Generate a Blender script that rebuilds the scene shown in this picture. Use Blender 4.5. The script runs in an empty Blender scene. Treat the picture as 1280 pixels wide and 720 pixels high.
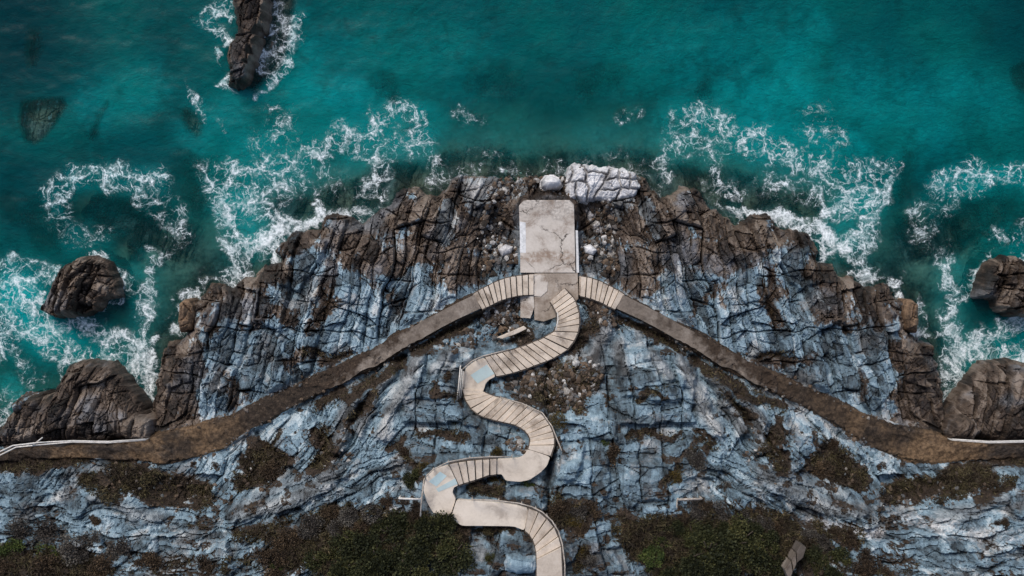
import bpy, math, random
import numpy as np

random.seed(7)
rng = np.random.default_rng(11)
sc = bpy.context.scene
col = sc.collection

# ------------------------------------------------------------------ survey
# The drone hovers 75 m above the sea and looks straight down.  Plan positions were read off the
# photograph as (u, v) and turned into metres with the height of the thing that stands there.
CAM_H, F = 75.0, 1875.0
AXIS = 685.7


def P(u, v, z):
    s = (CAM_H - z) / F
    return ((u - 640.0) * s, (360.0 - v) * s, z)


# ------------------------------------------------------------------ numpy noise
def ihash(ix, iy, seed):
    h = (ix.astype(np.int64) * 374761393 + iy.astype(np.int64) * 668265263 + seed * 1442695041) & 0xFFFFFFFF
    h = ((h ^ (h >> 13)) * 1274126177) & 0xFFFFFFFF
    h = ((h ^ (h >> 16)) * 2246822519) & 0xFFFFFFFF
    h = h ^ (h >> 15)
    return (h & 0xFFFFFF).astype(np.float64) / float(0x1000000)


def vnoise(x, y, seed):
    ix, iy = np.floor(x), np.floor(y)
    fx, fy = x - ix, y - iy
    fx = fx * fx * fx * (fx * (fx * 6 - 15) + 10)
    fy = fy * fy * fy * (fy * (fy * 6 - 15) + 10)
    a, b = ihash(ix, iy, seed), ihash(ix + 1, iy, seed)
    c, d = ihash(ix, iy + 1, seed), ihash(ix + 1, iy + 1, seed)
    return (a * (1 - fx) + b * fx) * (1 - fy) + (c * (1 - fx) + d * fx) * fy


def fbm(x, y, seed, octv=4, gain=0.5):
    s, a, t = 0.0, 1.0, 0.0
    for k in range(octv):
        s = s + a * vnoise(x * 2 ** k + 17.3 * k, y * 2 ** k - 9.1 * k, seed + k)
        t += a
        a *= gain
    return s / t


def sstep(a, b, x):
    t = np.clip((x - a) / (b - a), 0, 1)
    return t * t * (3 - 2 * t)


def bricks(x, y, lx, ly, seed, shear=0.5):
    """Jointed beds: rows of uneven thickness along x, cross joints that lean; -> 3 hashes, edge distance, local coords"""
    y2 = y / ly
    y2 = y2 + 0.55 * (vnoise(y2 * 0.63, y2 * 0, seed + 3) - 0.5) * 2
    r = np.floor(y2)
    fy = y2 - r
    rr = ihash(r, r * 0 + 5, seed)
    k = 0.55 + 1.0 * ihash(r, r * 0 + 9, seed)
    x2 = x / lx * k + rr * 31.7 + (fy - 0.5) * (ihash(r, r * 0 + 2, seed) - 0.5) * 2 * shear
    x2 = x2 + 0.5 * (vnoise(x2 * 0.7, r * 3.3, seed + 4) - 0.5) * 2
    c = np.floor(x2)
    fx = x2 - c
    ed = np.minimum(np.minimum(fy, 1 - fy) * ly, np.minimum(fx, 1 - fx) * lx / k)
    return (ihash(c, r, seed + 11), ihash(c, r, seed + 12), ihash(c, r, seed + 13), ed, fx - 0.5, fy - 0.5)


def voro(x, y, seed, jit=0.9):
    ix, iy = np.floor(x), np.floor(y)
    f1 = np.full(x.shape, 9.0)
    f2 = np.full(x.shape, 9.0)
    cx, cy = ix.copy(), iy.copy()
    dx1, dy1 = np.zeros(x.shape), np.zeros(x.shape)
    for j in (-1, 0, 1):
        for i in (-1, 0, 1):
            px = ix + i + 0.5 + (ihash(ix + i, iy + j, seed) - 0.5) * jit
            py = iy + j + 0.5 + (ihash(ix + i, iy + j, seed + 77) - 0.5) * jit
            d = np.hypot(x - px, y - py)
            near = d < f1
            f2 = np.where(near, f1, np.minimum(f2, d))
            cx = np.where(near, ix + i, cx)
            cy = np.where(near, iy + j, cy)
            dx1 = np.where(near, x - px, dx1)
            dy1 = np.where(near, y - py, dy1)
            f1 = np.where(near, d, f1)
    return f1, f2, ihash(cx, cy, seed + 21), ihash(cx, cy, seed + 22), ihash(cx, cy, seed + 23), dx1, dy1


# ------------------------------------------------------------------ plan helpers
def seg_dist(U, V, pts):
    best = np.full(U.shape, 1e9)
    for (x0, y0), (x1, y1) in zip(pts[:-1], pts[1:]):
        dx, dy = x1 - x0, y1 - y0
        L = dx * dx + dy * dy + 1e-9
        t = np.clip(((U - x0) * dx + (V - y0) * dy) / L, 0, 1)
        best = np.minimum(best, np.hypot(U - x0 - t * dx, V - y0 - t * dy))
    return best


def inside(U, V, poly):
    r = np.zeros(U.shape, bool)
    n = len(poly)
    for i in range(n):
        x0, y0 = poly[i]
        x1, y1 = poly[(i + 1) % n]
        if y0 == y1:
            continue
        c = ((y0 > V) != (y1 > V)) & (U < (x1 - x0) * (V - y0) / (y1 - y0) + x0)
        r ^= c
    return r


def sdist(U, V, poly):
    d = seg_dist(U, V, list(poly) + [poly[0]])
    return np.where(inside(U, V, poly), d, -d)


def lerp(a, b, t):
    return a + (b - a) * t


# ------------------------------------------------------------------ plan data
SHORE = [(700, 214), (660, 217), (640, 219), (612, 216), (575, 216), (562, 221), (556, 234), (545, 243), (533, 241), (522, 231),
         (503, 231), (492, 239), (487, 251), (468, 263), (452, 277), (441, 268), (424, 263), (405, 264), (397, 281), (378, 284),
         (362, 286), (350, 301), (342, 313), (348, 325), (330, 328), (317, 343), (305, 341), (288, 356), (275, 350), (258, 350),
         (247, 371), (236, 374), (240, 408), (226, 420), (207, 425), (200, 443), (192, 478), (189, 512), (188, 536),
         (150, 540), (90, 538), (30, 540), (-20, 545), (-160, 560), (-9000, 600), (-9000, 9000), (700, 9000)]

# stairs: pairs of (left edge, right edge) looking downhill -> risers
FL1_L = [(688, 377), (691, 382), (694, 387), (696, 392), (697, 397), (697, 402), (696.5, 406), (695.5, 410), (693, 414.5), (687, 418.5),
         (680, 422.5), (672.5, 426), (665, 429), (657, 432), (650, 434.5), (642.5, 437), (635, 439), (627.5, 441), (620, 443), (612.5, 445), (606, 447)]
FL1_R = [(705.6, 361), (711, 366.5), (715.5, 371.5), (719, 377), (721.5, 383.5), (723.3, 390.5), (724.2, 398), (724, 406), (722, 416), (717, 427),
         (709, 437), (699.5, 443.5), (691, 448), (683, 451.5), (675, 454.5), (667, 457.5), (658, 461), (650, 463.5), (641, 466), (631, 468.5), (620, 470.5)]
FL2_L = [(604, 489.5), (607.5, 491.5), (612, 493.5), (617, 495.5), (623, 497), (630, 498.5), (637, 501), (644, 503.5), (652, 505.5), (660, 508.5), (668, 512.5),
         (676, 517), (682, 524), (687, 532), (691, 540), (692.8, 548), (692.5, 557), (688, 571)]
FL2_R = [(578, 486), (580.5, 496), (583, 501.5), (589, 511), (598, 518), (606, 521.5), (614, 524), (622, 526), (630, 528), (638, 529.5), (645, 531.5),
         (651, 535), (656, 538.5), (660, 543), (662.5, 548), (662.8, 552.5), (662, 557), (660, 561.5)]
FL3_L = [(620.5, 574), (611.5, 574.5), (602.5, 575), (593, 576), (582.5, 577), (572, 578.5), (561, 581)]
FL3_R = [(620.5, 593), (611.5, 594), (602.7, 597), (594, 600), (586, 602.5), (579, 604.5), (573, 606.7)]
FL5_L = [(656, 663.5), (662, 668.5), (666, 675), (669, 683), (670.5, 691), (671, 700), (671, 745)]
FL5_R = [(661, 636), (674, 641), (684, 649.5), (692.5, 660), (698, 672), (701.5, 684.5), (704, 745)]
FLS_N = [(667, 343), (659.7, 343.6), (652, 344.4), (644.7, 345.4), (637, 346.8), (629.7, 348.8), (623, 351.2), (616.6, 354), (610, 357.4), (603.4, 360.6), (597, 364), (590.5, 368.5)]
FLS_S = [(667, 368.4), (660, 368.6), (653, 369), (646, 370), (639, 371.6), (632.5, 373.4), (627, 375.3), (622, 377.3), (617, 379.8), (612, 382.5), (607, 384.6), (602.5, 387)]
LAND1 = [(606, 447), (620, 470.5), (611, 475), (607, 480), (605.5, 485), (604, 489.5), (578, 486), (578.5, 469), (583, 459), (594, 451)]
LAND2 = [(688, 571), (660, 561.5), (656, 568), (649, 572), (636, 573.5), (620.5, 574), (620.5, 593), (627, 593), (632, 601), (650, 602.5), (662, 600), (675.6, 591), (684, 582)]
LAND3 = [(561, 581), (573, 606.7), (567.5, 609.5), (565.6, 615.5), (570, 624), (563, 645), (553, 644), (542, 642), (534, 629), (529, 613), (532.5, 596), (544, 586)]
RAMP4 = [(570.5, 624.5), (592, 626), (620, 628), (645, 631.5), (661, 636), (656, 663.5), (642, 658), (600, 657.5), (577, 657.5), (563.5, 648)]
PLAT = [(648.8, 257), (655, 250), (712, 250), (717.6, 256), (719, 300), (722.5, 342), (723, 376), (712, 384), (690, 396), (668, 402), (650, 398), (650, 300)]
Z_PLAT, RISE = 2.0, 0.165
Z1 = Z_PLAT + RISE * 20
Z2 = Z1 + RISE * 17
Z3 = Z2 + RISE * 6
Z4 = Z3 + 0.12
Z5 = Z4 + RISE * 6
Z_PATH = Z_PLAT + 0.13 * 11
PATH_N = [(592, 367), (560, 383), (528, 400), (496, 417), (449, 444), (395, 468), (361, 485), (335, 495), (294, 515), (257, 527), (225, 535), (190, 543), (140, 549), (90, 553), (40, 556), (0, 566), (-90, 585)]
PATH_S = [(601.5, 387), (573, 400), (544, 415), (510, 435), (469, 460), (413, 487), (376, 504), (350, 518), (312, 540), (282, 560), (247, 572), (205, 580), (150, 575), (95, 572), (42, 574), (0, 578), (-90, 600)]

CTRL = [(686, 214, 1.0), (600, 214, 1.1), (560, 235, 1.3), (500, 236, 1.3), (440, 275, .9), (400, 270, .7), (345, 325, 1.1), (300, 345, 1.4), (250, 360, 1.6), (205, 430, 1.7),
        (190, 500, 2.1), (190, 538, 2.8), (690, 300, 1.4), (620, 300, 1.4), (570, 290, 2.1), (520, 300, 2.3), (440, 330, 2.4), (400, 380, 2.7), (300, 420, 2.8), (220, 480, 2.6), (480, 390, 2.9),
        (330, 470, 3.0), (250, 510, 3.1), (590, 378, 3.2), (500, 430, 3.3), (400, 480, 3.4), (300, 530, 3.45), (200, 560, 3.45), (100, 562, 3.4), (0, 570, 3.3), (600, 420, 3.2),
        (640, 400, 2.3), (560, 430, 4.2), (480, 480, 4.3), (400, 530, 4.7), (330, 600, 4.9), (230, 620, 4.0), (100, 600, 4.6), (0, 600, 4.7), (0, 640, 5.7), (150, 655, 6.2), (300, 645, 6.6),
        (400, 620, 7.6), (500, 580, 7.4), (560, 520, 6.2), (565, 470, 5.2), (686, 440, 3.6), (640, 480, 5.0), (640, 520, 6.4), (686, 560, 7.6), (600, 605, 8.6), (540, 640, 8.9),
        (650, 650, 9.2), (680, 690, 10.0), (620, 700, 9.6), (500, 660, 8.9), (500, 720, 9.6), (400, 700, 8.8), (200, 700, 7.6), (0, 700, 7.0), (686, 780, 10.6), (400, 800, 10.2), (0, 800, 8.6),
        (-150, 700, 6.6), (-150, 600, 4.5), (-150, 575, 3.0), (150, 800, 9.0), (560, 800, 10.6)]

TALL = [(287, -60), (288, 0), (292, 20), (295, 38), (283, 52), (279.5, 67), (285, 84), (282, 104), (295, 110), (318, 116), (336, 100), (352, 90), (362, 66), (368, 30), (372, 0), (370, -60)]
LROCK = [(72, 336), (97, 321), (114, 320), (134, 328), (144, 351), (148, 371), (126, 374), (124, 384), (107, 394), (67, 397), (50, 388), (59, 366)]
BLOW = [(0, 537), (13, 517), (30, 497), (64, 493), (72, 472), (80, 457), (97, 452), (134, 454), (151, 474), (178, 510), (188, 528), (188, 545), (100, 552), (40, 552), (-20, 560), (-40, 545)]
KNOB = [(222, 380), (229, 374), (237, 374), (242, 382), (242, 398), (238, 412), (224, 416), (221, 402)]
def mir(poly):
    return [(2 * AXIS - u, v) for u, v in poly][::-1]


SUNK = [([(24, 124), (50, 119), (80, 118), (88, 132), (74, 155), (58, 176), (44, 184), (28, 178), (20, 152)], -.55),
        ([(224, 136), (234, 132), (246, 138), (256, 152), (254, 168), (246, 174), (232, 164), (225, 150)], -.55),
        ([(136, 118), (140, 130), (128, 150), (124, 170), (112, 181), (108, 172), (116, 152), (126, 132)], -1.0),
        ([(36, 34), (50, 36), (54, 60), (46, 84), (32, 88), (28, 60)], -1.5),
        ([(1258, 84), (1276, 72), (1310, 80), (1312, 110), (1280, 122), (1262, 108)], -1.5)]
# ------------------------------------------------------------------ plan lattice (2 px)
LU = np.arange(-160, 1541, 2.0)
LV = np.arange(-160, 901, 2.0)
GU, GV = np.meshgrid(LU, LV)
GM = np.where(GU > AXIS, 2 * AXIS - GU, GU)


def sample(A, u, v):
    x = np.clip((u - LU[0]) / 2.0, 0, len(LU) - 1.001)
    y = np.clip((v - LV[0]) / 2.0, 0, len(LV) - 1.001)
    ix, iy = x.astype(int), y.astype(int)
    fx, fy = x - ix, y - iy
    return (A[iy, ix] * (1 - fx) + A[iy, ix + 1] * fx) * (1 - fy) + (A[iy + 1, ix] * (1 - fx) + A[iy + 1, ix + 1] * fx) * fy


def strokes(items, mirror=True, U=None, V=None):
    U = (GM if mirror else GU) if U is None else U
    V = GV if V is None else V
    out = np.zeros(U.shape)
    for it in items:
        amp, r, pts = it[0], it[1], it[2:]
        if len(pts) == 1:
            pts = (pts[0], (pts[0][0] + .1, pts[0][1]))
        out = np.maximum(out, amp * sstep(r, r * 0.15, seg_dist(U, V, pts)))
    return out


def tps(pts, U, V):
    p = np.array(pts, float)
    xy = p[:, :2] / 100.0
    n = len(p)

    def phi(r2):
        return 0.5 * r2 * np.log(r2 + 1e-9)
    d2 = ((xy[:, None] - xy[None]) ** 2).sum(-1)
    K = phi(d2) + np.eye(n) * 0.02
    Q = np.hstack([np.ones((n, 1)), xy])
    A = np.block([[K, Q], [Q.T, np.zeros((3, 3))]])
    w = np.linalg.solve(A, np.concatenate([p[:, 2], np.zeros(3)]))
    out = w[n] + w[n + 1] * U / 100 + w[n + 2] * V / 100
    for i in range(n):
        out = out + w[i] * phi((U / 100 - xy[i, 0]) ** 2 + (V / 100 - xy[i, 1]) ** 2)
    return out


SHORE_D = sdist(GM, GV, SHORE)
MACRO = tps(CTRL, GM, np.minimum(GV, 820))
MACRO = np.clip(MACRO, 0.5, 11.5)

# what is built on the rock: (u, v, z, radius) samples -> distance and level
BUILT = []


def corridor(L, R, z0, z1, grow=0.0):
    n = len(L)
    for i in range(n - 1):
        for s in (0.0, 0.5):
            lx, ly = lerp(L[i][0], L[i + 1][0], s), lerp(L[i][1], L[i + 1][1], s)
            rx, ry = lerp(R[i][0], R[i + 1][0], s), lerp(R[i][1], R[i + 1][1], s)
            for k in (0.25, 0.5, 0.75):
                BUILT.append((lerp(lx, rx, k), lerp(ly, ry, k), lerp(z0, z1, i / (n - 1.0)), math.hypot(rx - lx, ry - ly) * 0.25 + grow))


corridor(FL1_L, FL1_R, Z_PLAT, Z1)
corridor(FL2_L, FL2_R, Z1, Z2)
corridor(FL3_L, FL3_R, Z2, Z3)
corridor(FL5_L, FL5_R, Z4, Z5)
for (u, v, z, r) in [(592, 469, Z1, 15), (600, 460, Z1, 12), (592, 479, Z1, 11), (672, 579, Z2, 14), (645, 588, Z2, 14), (628, 583, Z2, 9), (660, 590, Z2, 12), (552, 605, Z3, 22), (551, 622, Z3, 20),
                     (580, 641, Z4, 15), (600, 642, Z4, 16), (620, 643, Z4, 15), (640, 645, Z4, 14)]:
    BUILT.append((u, v, z, r))
B_D = np.full(GU.shape, 1e3)
B_Z = np.zeros(GU.shape)
for (u, v, z, r) in BUILT:
    d = np.hypot(GU - u, GV - v) - r
    m = d < B_D
    B_D = np.where(m, d, B_D)
    B_Z = np.where(m, z, B_Z)
d = -sdist(GU, GV, PLAT)
m = d < B_D
B_D = np.where(m, d, B_D)
B_Z = np.where(m, Z_PLAT, B_Z)
MB_D = np.full(GU.shape, 1e3)
MB_Z = np.zeros(GU.shape)
BUILT = []
corridor(FLS_N, FLS_S, Z_PLAT, Z_PATH)
for (u, v, z, r) in BUILT:
    d = np.hypot(GM - u, GV - v) - r
    m = d < MB_D
    MB_D = np.where(m, d, MB_D)
    MB_Z = np.where(m, z, MB_Z)
d = -sdist(GM, GV, PATH_N + PATH_S[::-1])
PATH_D = d
m = d < MB_D
MB_D = np.where(m, d, MB_D)
MB_Z = np.where(m, Z_PATH, MB_Z)
m = MB_D < B_D
B_D = np.where(m, MB_D, B_D)
B_Z = np.where(m, MB_Z, B_Z)
W_B = sstep(16, 2, B_D)
MACRO = lerp(MACRO, B_Z - 0.32, W_B)

# seabed: rocky shelf beside the shore, sand further out, deeper towards open water and, for a vignette, in the corners
DARKSEA = strokes([(1, 190, (0, 30), (-60, -40)), (.75, 150, (1310, 0), (1340, 60)), (.6, 120, (-20, 240), (150, 250)), (.45, 200, (200, -60), (420, -80)), (.5, 90, (230, 330), (215, 390)), (.5, 90, (1141, 330), (1156, 390)), (.35, 160, (900, -80), (1200, -60))], mirror=False)  # dark water stretches; the corner strokes paint a lens vignette into the colour
BED_DEEP = .9 * strokes([(1, 130, (30, 40), (0, 0)), (.8, 120, (1290, 10), (1310, 60)), (.5, 110, (-10, 240), (20, 200))], mirror=False) + 1.3 + 3.4 * sstep(0, 260, -SHORE_D) + 1.0 * sstep(200, -60, GV) + 1.5 * sstep(420, 690, np.abs(GU - AXIS)) * sstep(260, 40, GV)  # corner terms deepen the bed to imitate the vignette
SHELF = np.maximum(strokes([
    (1.0, 46, (215, 300), (160, 280), (110, 260)), (.8, 40, (60, 300), (20, 260)), (.9, 30, (470, 245), (430, 250), (350, 262)), (.9, 26, (540, 228), (470, 220), (440, 232)),
    (.7, 26, (700, 208), (560, 206)), (.7, 24, (235, 200), (236, 250)), (.7, 20, (478, 100), (486, 110)), (.5, 26, (600, 90), (640, 100)), (.5, 20, (515, 145), (520, 155)),
    (.5, 36, (40, 60), (35, 20)), (.5, 22, (150, 40), (180, 60)), (.4, 20, (410, 80), (415, 90)), (.6, 10, (590, 140), (592, 142)), (.4, 22, (700, 180), (735, 178)), (.55, 30, (30, 200), (10, 215)),
    (.5, 14, (120, 150), (112, 172))]), 0)
FOAM = strokes([
    # left of and on the reef beside the tall rock
    (.55, 20, (252, 28), (268, 14), (290, 6)), (.5, 14, (258, 36), (280, 42)),
    (.55, 24, (338, 8), (356, 20), (362, 45)), (.6, 26, (322, 66), (340, 74), (358, 56)), (.5, 16, (330, 34), (350, 40)), (.5, 12, (346, 92), (330, 92)),
    (.45, 8, (234, 102), (240, 118), (254, 146)), (.3, 10, (268, 152), (292, 170)),
], mirror=False)
FOAM = np.maximum(FOAM, strokes([
    (.52, 24, (62, 250), (88, 222), (120, 218), (160, 216), (200, 224)), (.42, 18, (90, 214), (150, 234), (195, 240)), (.3, 26, (205, 236), (220, 262)),
    (.36, 32, (70, 262), (90, 290)), (.4, 22, (180, 250), (210, 275), (228, 295)), (.34, 22, (100, 298), (130, 296)), (.42, 20, (230, 262), (212, 310)),
    # swash off the left headland
    (.6, 24, (268, 232), (276, 262), (284, 296), (300, 326), (292, 348)), (.72, 15, (284, 300), (310, 300), (338, 318)), (.98, 15, (312, 312), (328, 304), (342, 292), (348, 286)),
    (.78, 16, (336, 268), (356, 282), (376, 280)), (.98, 13, (364, 294), (384, 280), (404, 270), (436, 268)), (.52, 34, (284, 236), (320, 244), (352, 238)), (.48, 30, (330, 210), (370, 206), (400, 196)),
    (.46, 30, (262, 214), (300, 216), (340, 214)), (.52, 24, (390, 190), (410, 178), (440, 186)), (.5, 24, (426, 164), (448, 172), (470, 160)), (.48, 26, (470, 150), (500, 138), (520, 150)),
    (.44, 32, (470, 190), (500, 178), (530, 178)), (.5, 22, (480, 212), (470, 232), (454, 240)), (.46, 20, (532, 190), (548, 212), (540, 226)), (.36, 30, (400, 214), (420, 230), (380, 236)),
    (.34, 40, (330, 180), (350, 165)), (.25, 24, (340, 135), (360, 140)), (.36, 16, (572, 142), (598, 152)), (.22, 20, (590, 190), (640, 200)), (.26, 14, (560, 208), (640, 212), (700, 204)),
    (.7, 14, (290, 282), (280, 262)), (.55, 30, (300, 262), (330, 262)),
    # swash round the left rock
    (.62, 26, (14, 330), (28, 366), (50, 392)), (.55, 26, (0, 350), (10, 400), (0, 440)), (.6, 24, (30, 410), (60, 424), (72, 440)), (.55, 22, (88, 408), (60, 402)), (.62, 24, (100, 400), (130, 420), (150, 446)),
    (.5, 20, (152, 352), (166, 360)), (.5, 15, (40, 346), (60, 350)), (.62, 13, (187, 322), (189, 350), (183, 380)), (.62, 20, (186, 360), (182, 400), (178, 440)), (.78, 26, (150, 424), (176, 438), (184, 470)),
    (.72, 22, (164, 444), (178, 476), (186, 506)), (.6, 22, (90, 440), (120, 446), (150, 448)), (.75, 10, (84, 451), (112, 450), (140, 454)), (.42, 26, (20, 450), (40, 470)), (.4, 20, (0, 490), (16, 500), (2, 515)),
    (.4, 18, (58, 340), (40, 330)), (.45, 14, (190, 310), (200, 330)),
]))
_sur = sstep(.46, .62, fbm(GM / 22, GV / 22, 655, 3))
FOAM = np.maximum(FOAM, (.92 * sstep(17, 2, np.abs(SHORE_D + 4)) * _sur * sstep(520, 440, GM) + .4 * sstep(9, 1, np.abs(SHORE_D + 2)) * sstep(500, 560, GM)) * (GV < 520))
for poly_ in (LROCK, mir(LROCK), TALL, BLOW, mir(BLOW), KNOB, mir(KNOB)):
    FOAM = np.maximum(FOAM, .66 * sstep(13, 1, np.abs(sdist(GU, GV, poly_) + 3)) * sstep(.40, .58, fbm(GU / 17, GV / 17, 665, 3)))
AERATE = strokes([
    (.9, 60, (300, 260), (330, 300)), (.7, 80, (320, 200), (420, 180), (520, 165)), (.55, 70, (380, 120), (460, 130)), (.7, 60, (20, 370), (60, 420), (150, 450)), (.6, 40, (185, 340), (180, 460)),
    (.35, 70, (120, 130), (180, 110)), (.4, 70, (260, 170), (320, 130)), (.5, 40, (100, 226), (190, 228)), (.35, 60, (560, 180), (640, 180)), (.4, 50, (130, 280), (100, 300)), (.7, 26, (10, 480), (30, 500)),
    (.3, 120, (420, 60), (560, 90)), (.42, 60, (360, 30), (390, 90))])
AERATE = np.maximum(AERATE, strokes([(.35, 110, (1150, 150), (1060, 120))], mirror=False))

# which rock, which soil
BROWN = strokes([
    (1, 42, (690, 235), (580, 240), (510, 255), (450, 290)), (1, 60, (620, 270), (540, 290)), (.95, 36, (560, 320), (490, 320), (440, 310)), (.9, 40, (600, 330), (570, 350)), (.9, 24, (440, 285), (400, 290), (370, 300)),
    (1, 34, (345, 335), (315, 360), (265, 370)), (1, 26, (230, 400), (212, 440), (205, 500), (205, 540)), (.8, 24, (300, 385), (350, 390), (260, 400)), (.75, 24, (412, 330), (408, 380), (395, 400)),
    (.95, 34, (236, 440), (228, 480), (232, 530)), (.8, 22, (330, 372), (350, 352)), (.6, 20, (470, 350), (500, 390)), (.6, 18, (280, 470), (300, 500)), (1, 40, (0, 540), (90, 545), (190, 545)), (.7, 22, (420, 450), (360, 445)), (.65, 20, (550, 360), (590, 360)),
    (.75, 26, (640, 360), (620, 400))])
SOIL = strokes([
    (1, 20, (300, 535), (250, 556), (200, 566), (140, 566), (0, 580)), (1, 34, (150, 592), (200, 612), (250, 622)), (.9, 26, (300, 600), (330, 590)), (.95, 20, (330, 560), (310, 580), (350, 575)), (.8, 20, (110, 600), (140, 620)),
    (.85, 15, (395, 508), (420, 500), (470, 472), (500, 452)), (.9, 13, (520, 436), (560, 414), (600, 398)), (.9, 18, (404, 540), (412, 560), (395, 580)), (.8, 12, (440, 520), (470, 490)), (.6, 10, (410, 372), (400, 400)),
    (.8, 10, (540, 487), (560, 490), (575, 500)), (.75, 10, (520, 545), (560, 540), (585, 546)), (.7, 10, (500, 560), (540, 600)), (.8, 30, (640, 410), (660, 425)), (.7, 9, (440, 446), (380, 440)),
    (1, 60, (480, 690), (420, 690)), (.95, 50, (560, 670), (420, 660), (360, 690)), (.74, 48, (0, 705), (120, 714)), (.48, 44, (120, 714), (250, 712), (340, 710)), (.7, 22, (300, 672), (360, 655)), (.55, 12, (240, 655), (260, 660)),
    (.7, 10, (480, 560), (500, 545)), (.6, 8, (120, 655), (122, 657)), (.7, 10, (350, 540), (340, 560))])
SOIL = np.maximum(SOIL, strokes([
    (1, 50, (690, 490), (700, 475), (680, 480)), (.95, 28, (735, 480), (720, 500)), (.8, 22, (595, 608), (620, 608)), (.95, 34, (720, 645), (700, 640)), (.8, 14, (735, 690), (720, 712)), (.8, 12, (640, 662), (600, 664)),
    (.8, 18, (665, 420), (640, 395)), (.8, 16, (765, 567),), (.9, 50, (830, 700), (940, 690)), (.9, 30, (780, 660), (800, 690))], mirror=False))
SOIL = SOIL * (1 - .9 * strokes([(1, 46, (1130, 655), (1200, 662), (1330, 655)), (.8, 40, (1190, 705), (1330, 705))], mirror=False))
RIB = np.maximum(strokes([(.95, 15, (522, 448), (502, 488), (478, 540)), (.9, 12, (488, 464), (464, 500), (446, 540)), (.8, 12, (562, 440), (542, 466)), (.9, 15, (440, 500), (426, 536), (420, 560)),
                         (.8, 18, (420, 590), (360, 626), (300, 640)), (.7, 14, (120, 625), (200, 648)), (.6, 12, (320, 620), (400, 585))]),
                 strokes([(1, 20, (752, 398), (748, 440), (736, 468)), (.9, 12, (772, 430), (775, 470))], mirror=False))
PLAT_H = np.zeros(GU.shape)
for h_, mir_, pl_ in [(.60, True, [(505, 452), (522, 438), (562, 436), (598, 441), (601, 500), (597, 530), (506, 528)]), (.35, True, [(520, 470), (590, 462), (592, 496), (524, 498)]),
                      (.32, False, [(700, 520), (770, 514), (773, 546), (699, 551)]), (.40, False, [(704, 574), (760, 573), (763, 620), (699, 616)]), (.34, False, [(776, 576), (836, 580), (838, 624), (780, 631)]),
                      (.40, False, [(727, 660), (774, 651), (792, 680), (734, 691)]), (.3, False, [(725, 694), (770, 688), (782, 716), (728, 722)]), (.35, True, [(470, 566), (520, 556), (556, 572), (520, 596), (476, 596)]),
                      (.35, True, [(640, 555), (690, 550), (700, 590), (650, 600)]), (.45, True, [(395, 330), (412, 306), (392, 300), (352, 318), (346, 352), (372, 362)])]:
    PLAT_H += h_ * sstep(-1.6, 1.6, sdist((GM if mir_ else GU) + (fbm(GU / 16, GV / 16, 771, 3) - .5) * 12, GV + (fbm(GU / 16, GV / 16, 781, 3) - .5) * 12, pl_))
BENCH = sstep(3, -2, PATH_D)
GAP = strokes([(1, 9, (500, 452), (545, 424), (598, 397)), (.8, 10, (410, 540), (400, 575)), (.8, 8, (440, 525), (462, 498)), (.9, 22, (200, 612), (250, 622)), (.5, 8, (408, 340), (404, 396)), (.6, 6, (445, 446), (392, 442)),
               (.7, 14, (612, 270), (604, 320)), (.6, 8, (330, 555), (352, 575)), (.5, 10, (270, 370), (290, 380))])
ARC_U = np.array([-400, 0, 100, 200, 260, 330, 400, 500, 560, 700])
ARC_V = np.array([590, 610, 625, 641, 645, 630, 600, 562, 545, 535])


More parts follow.
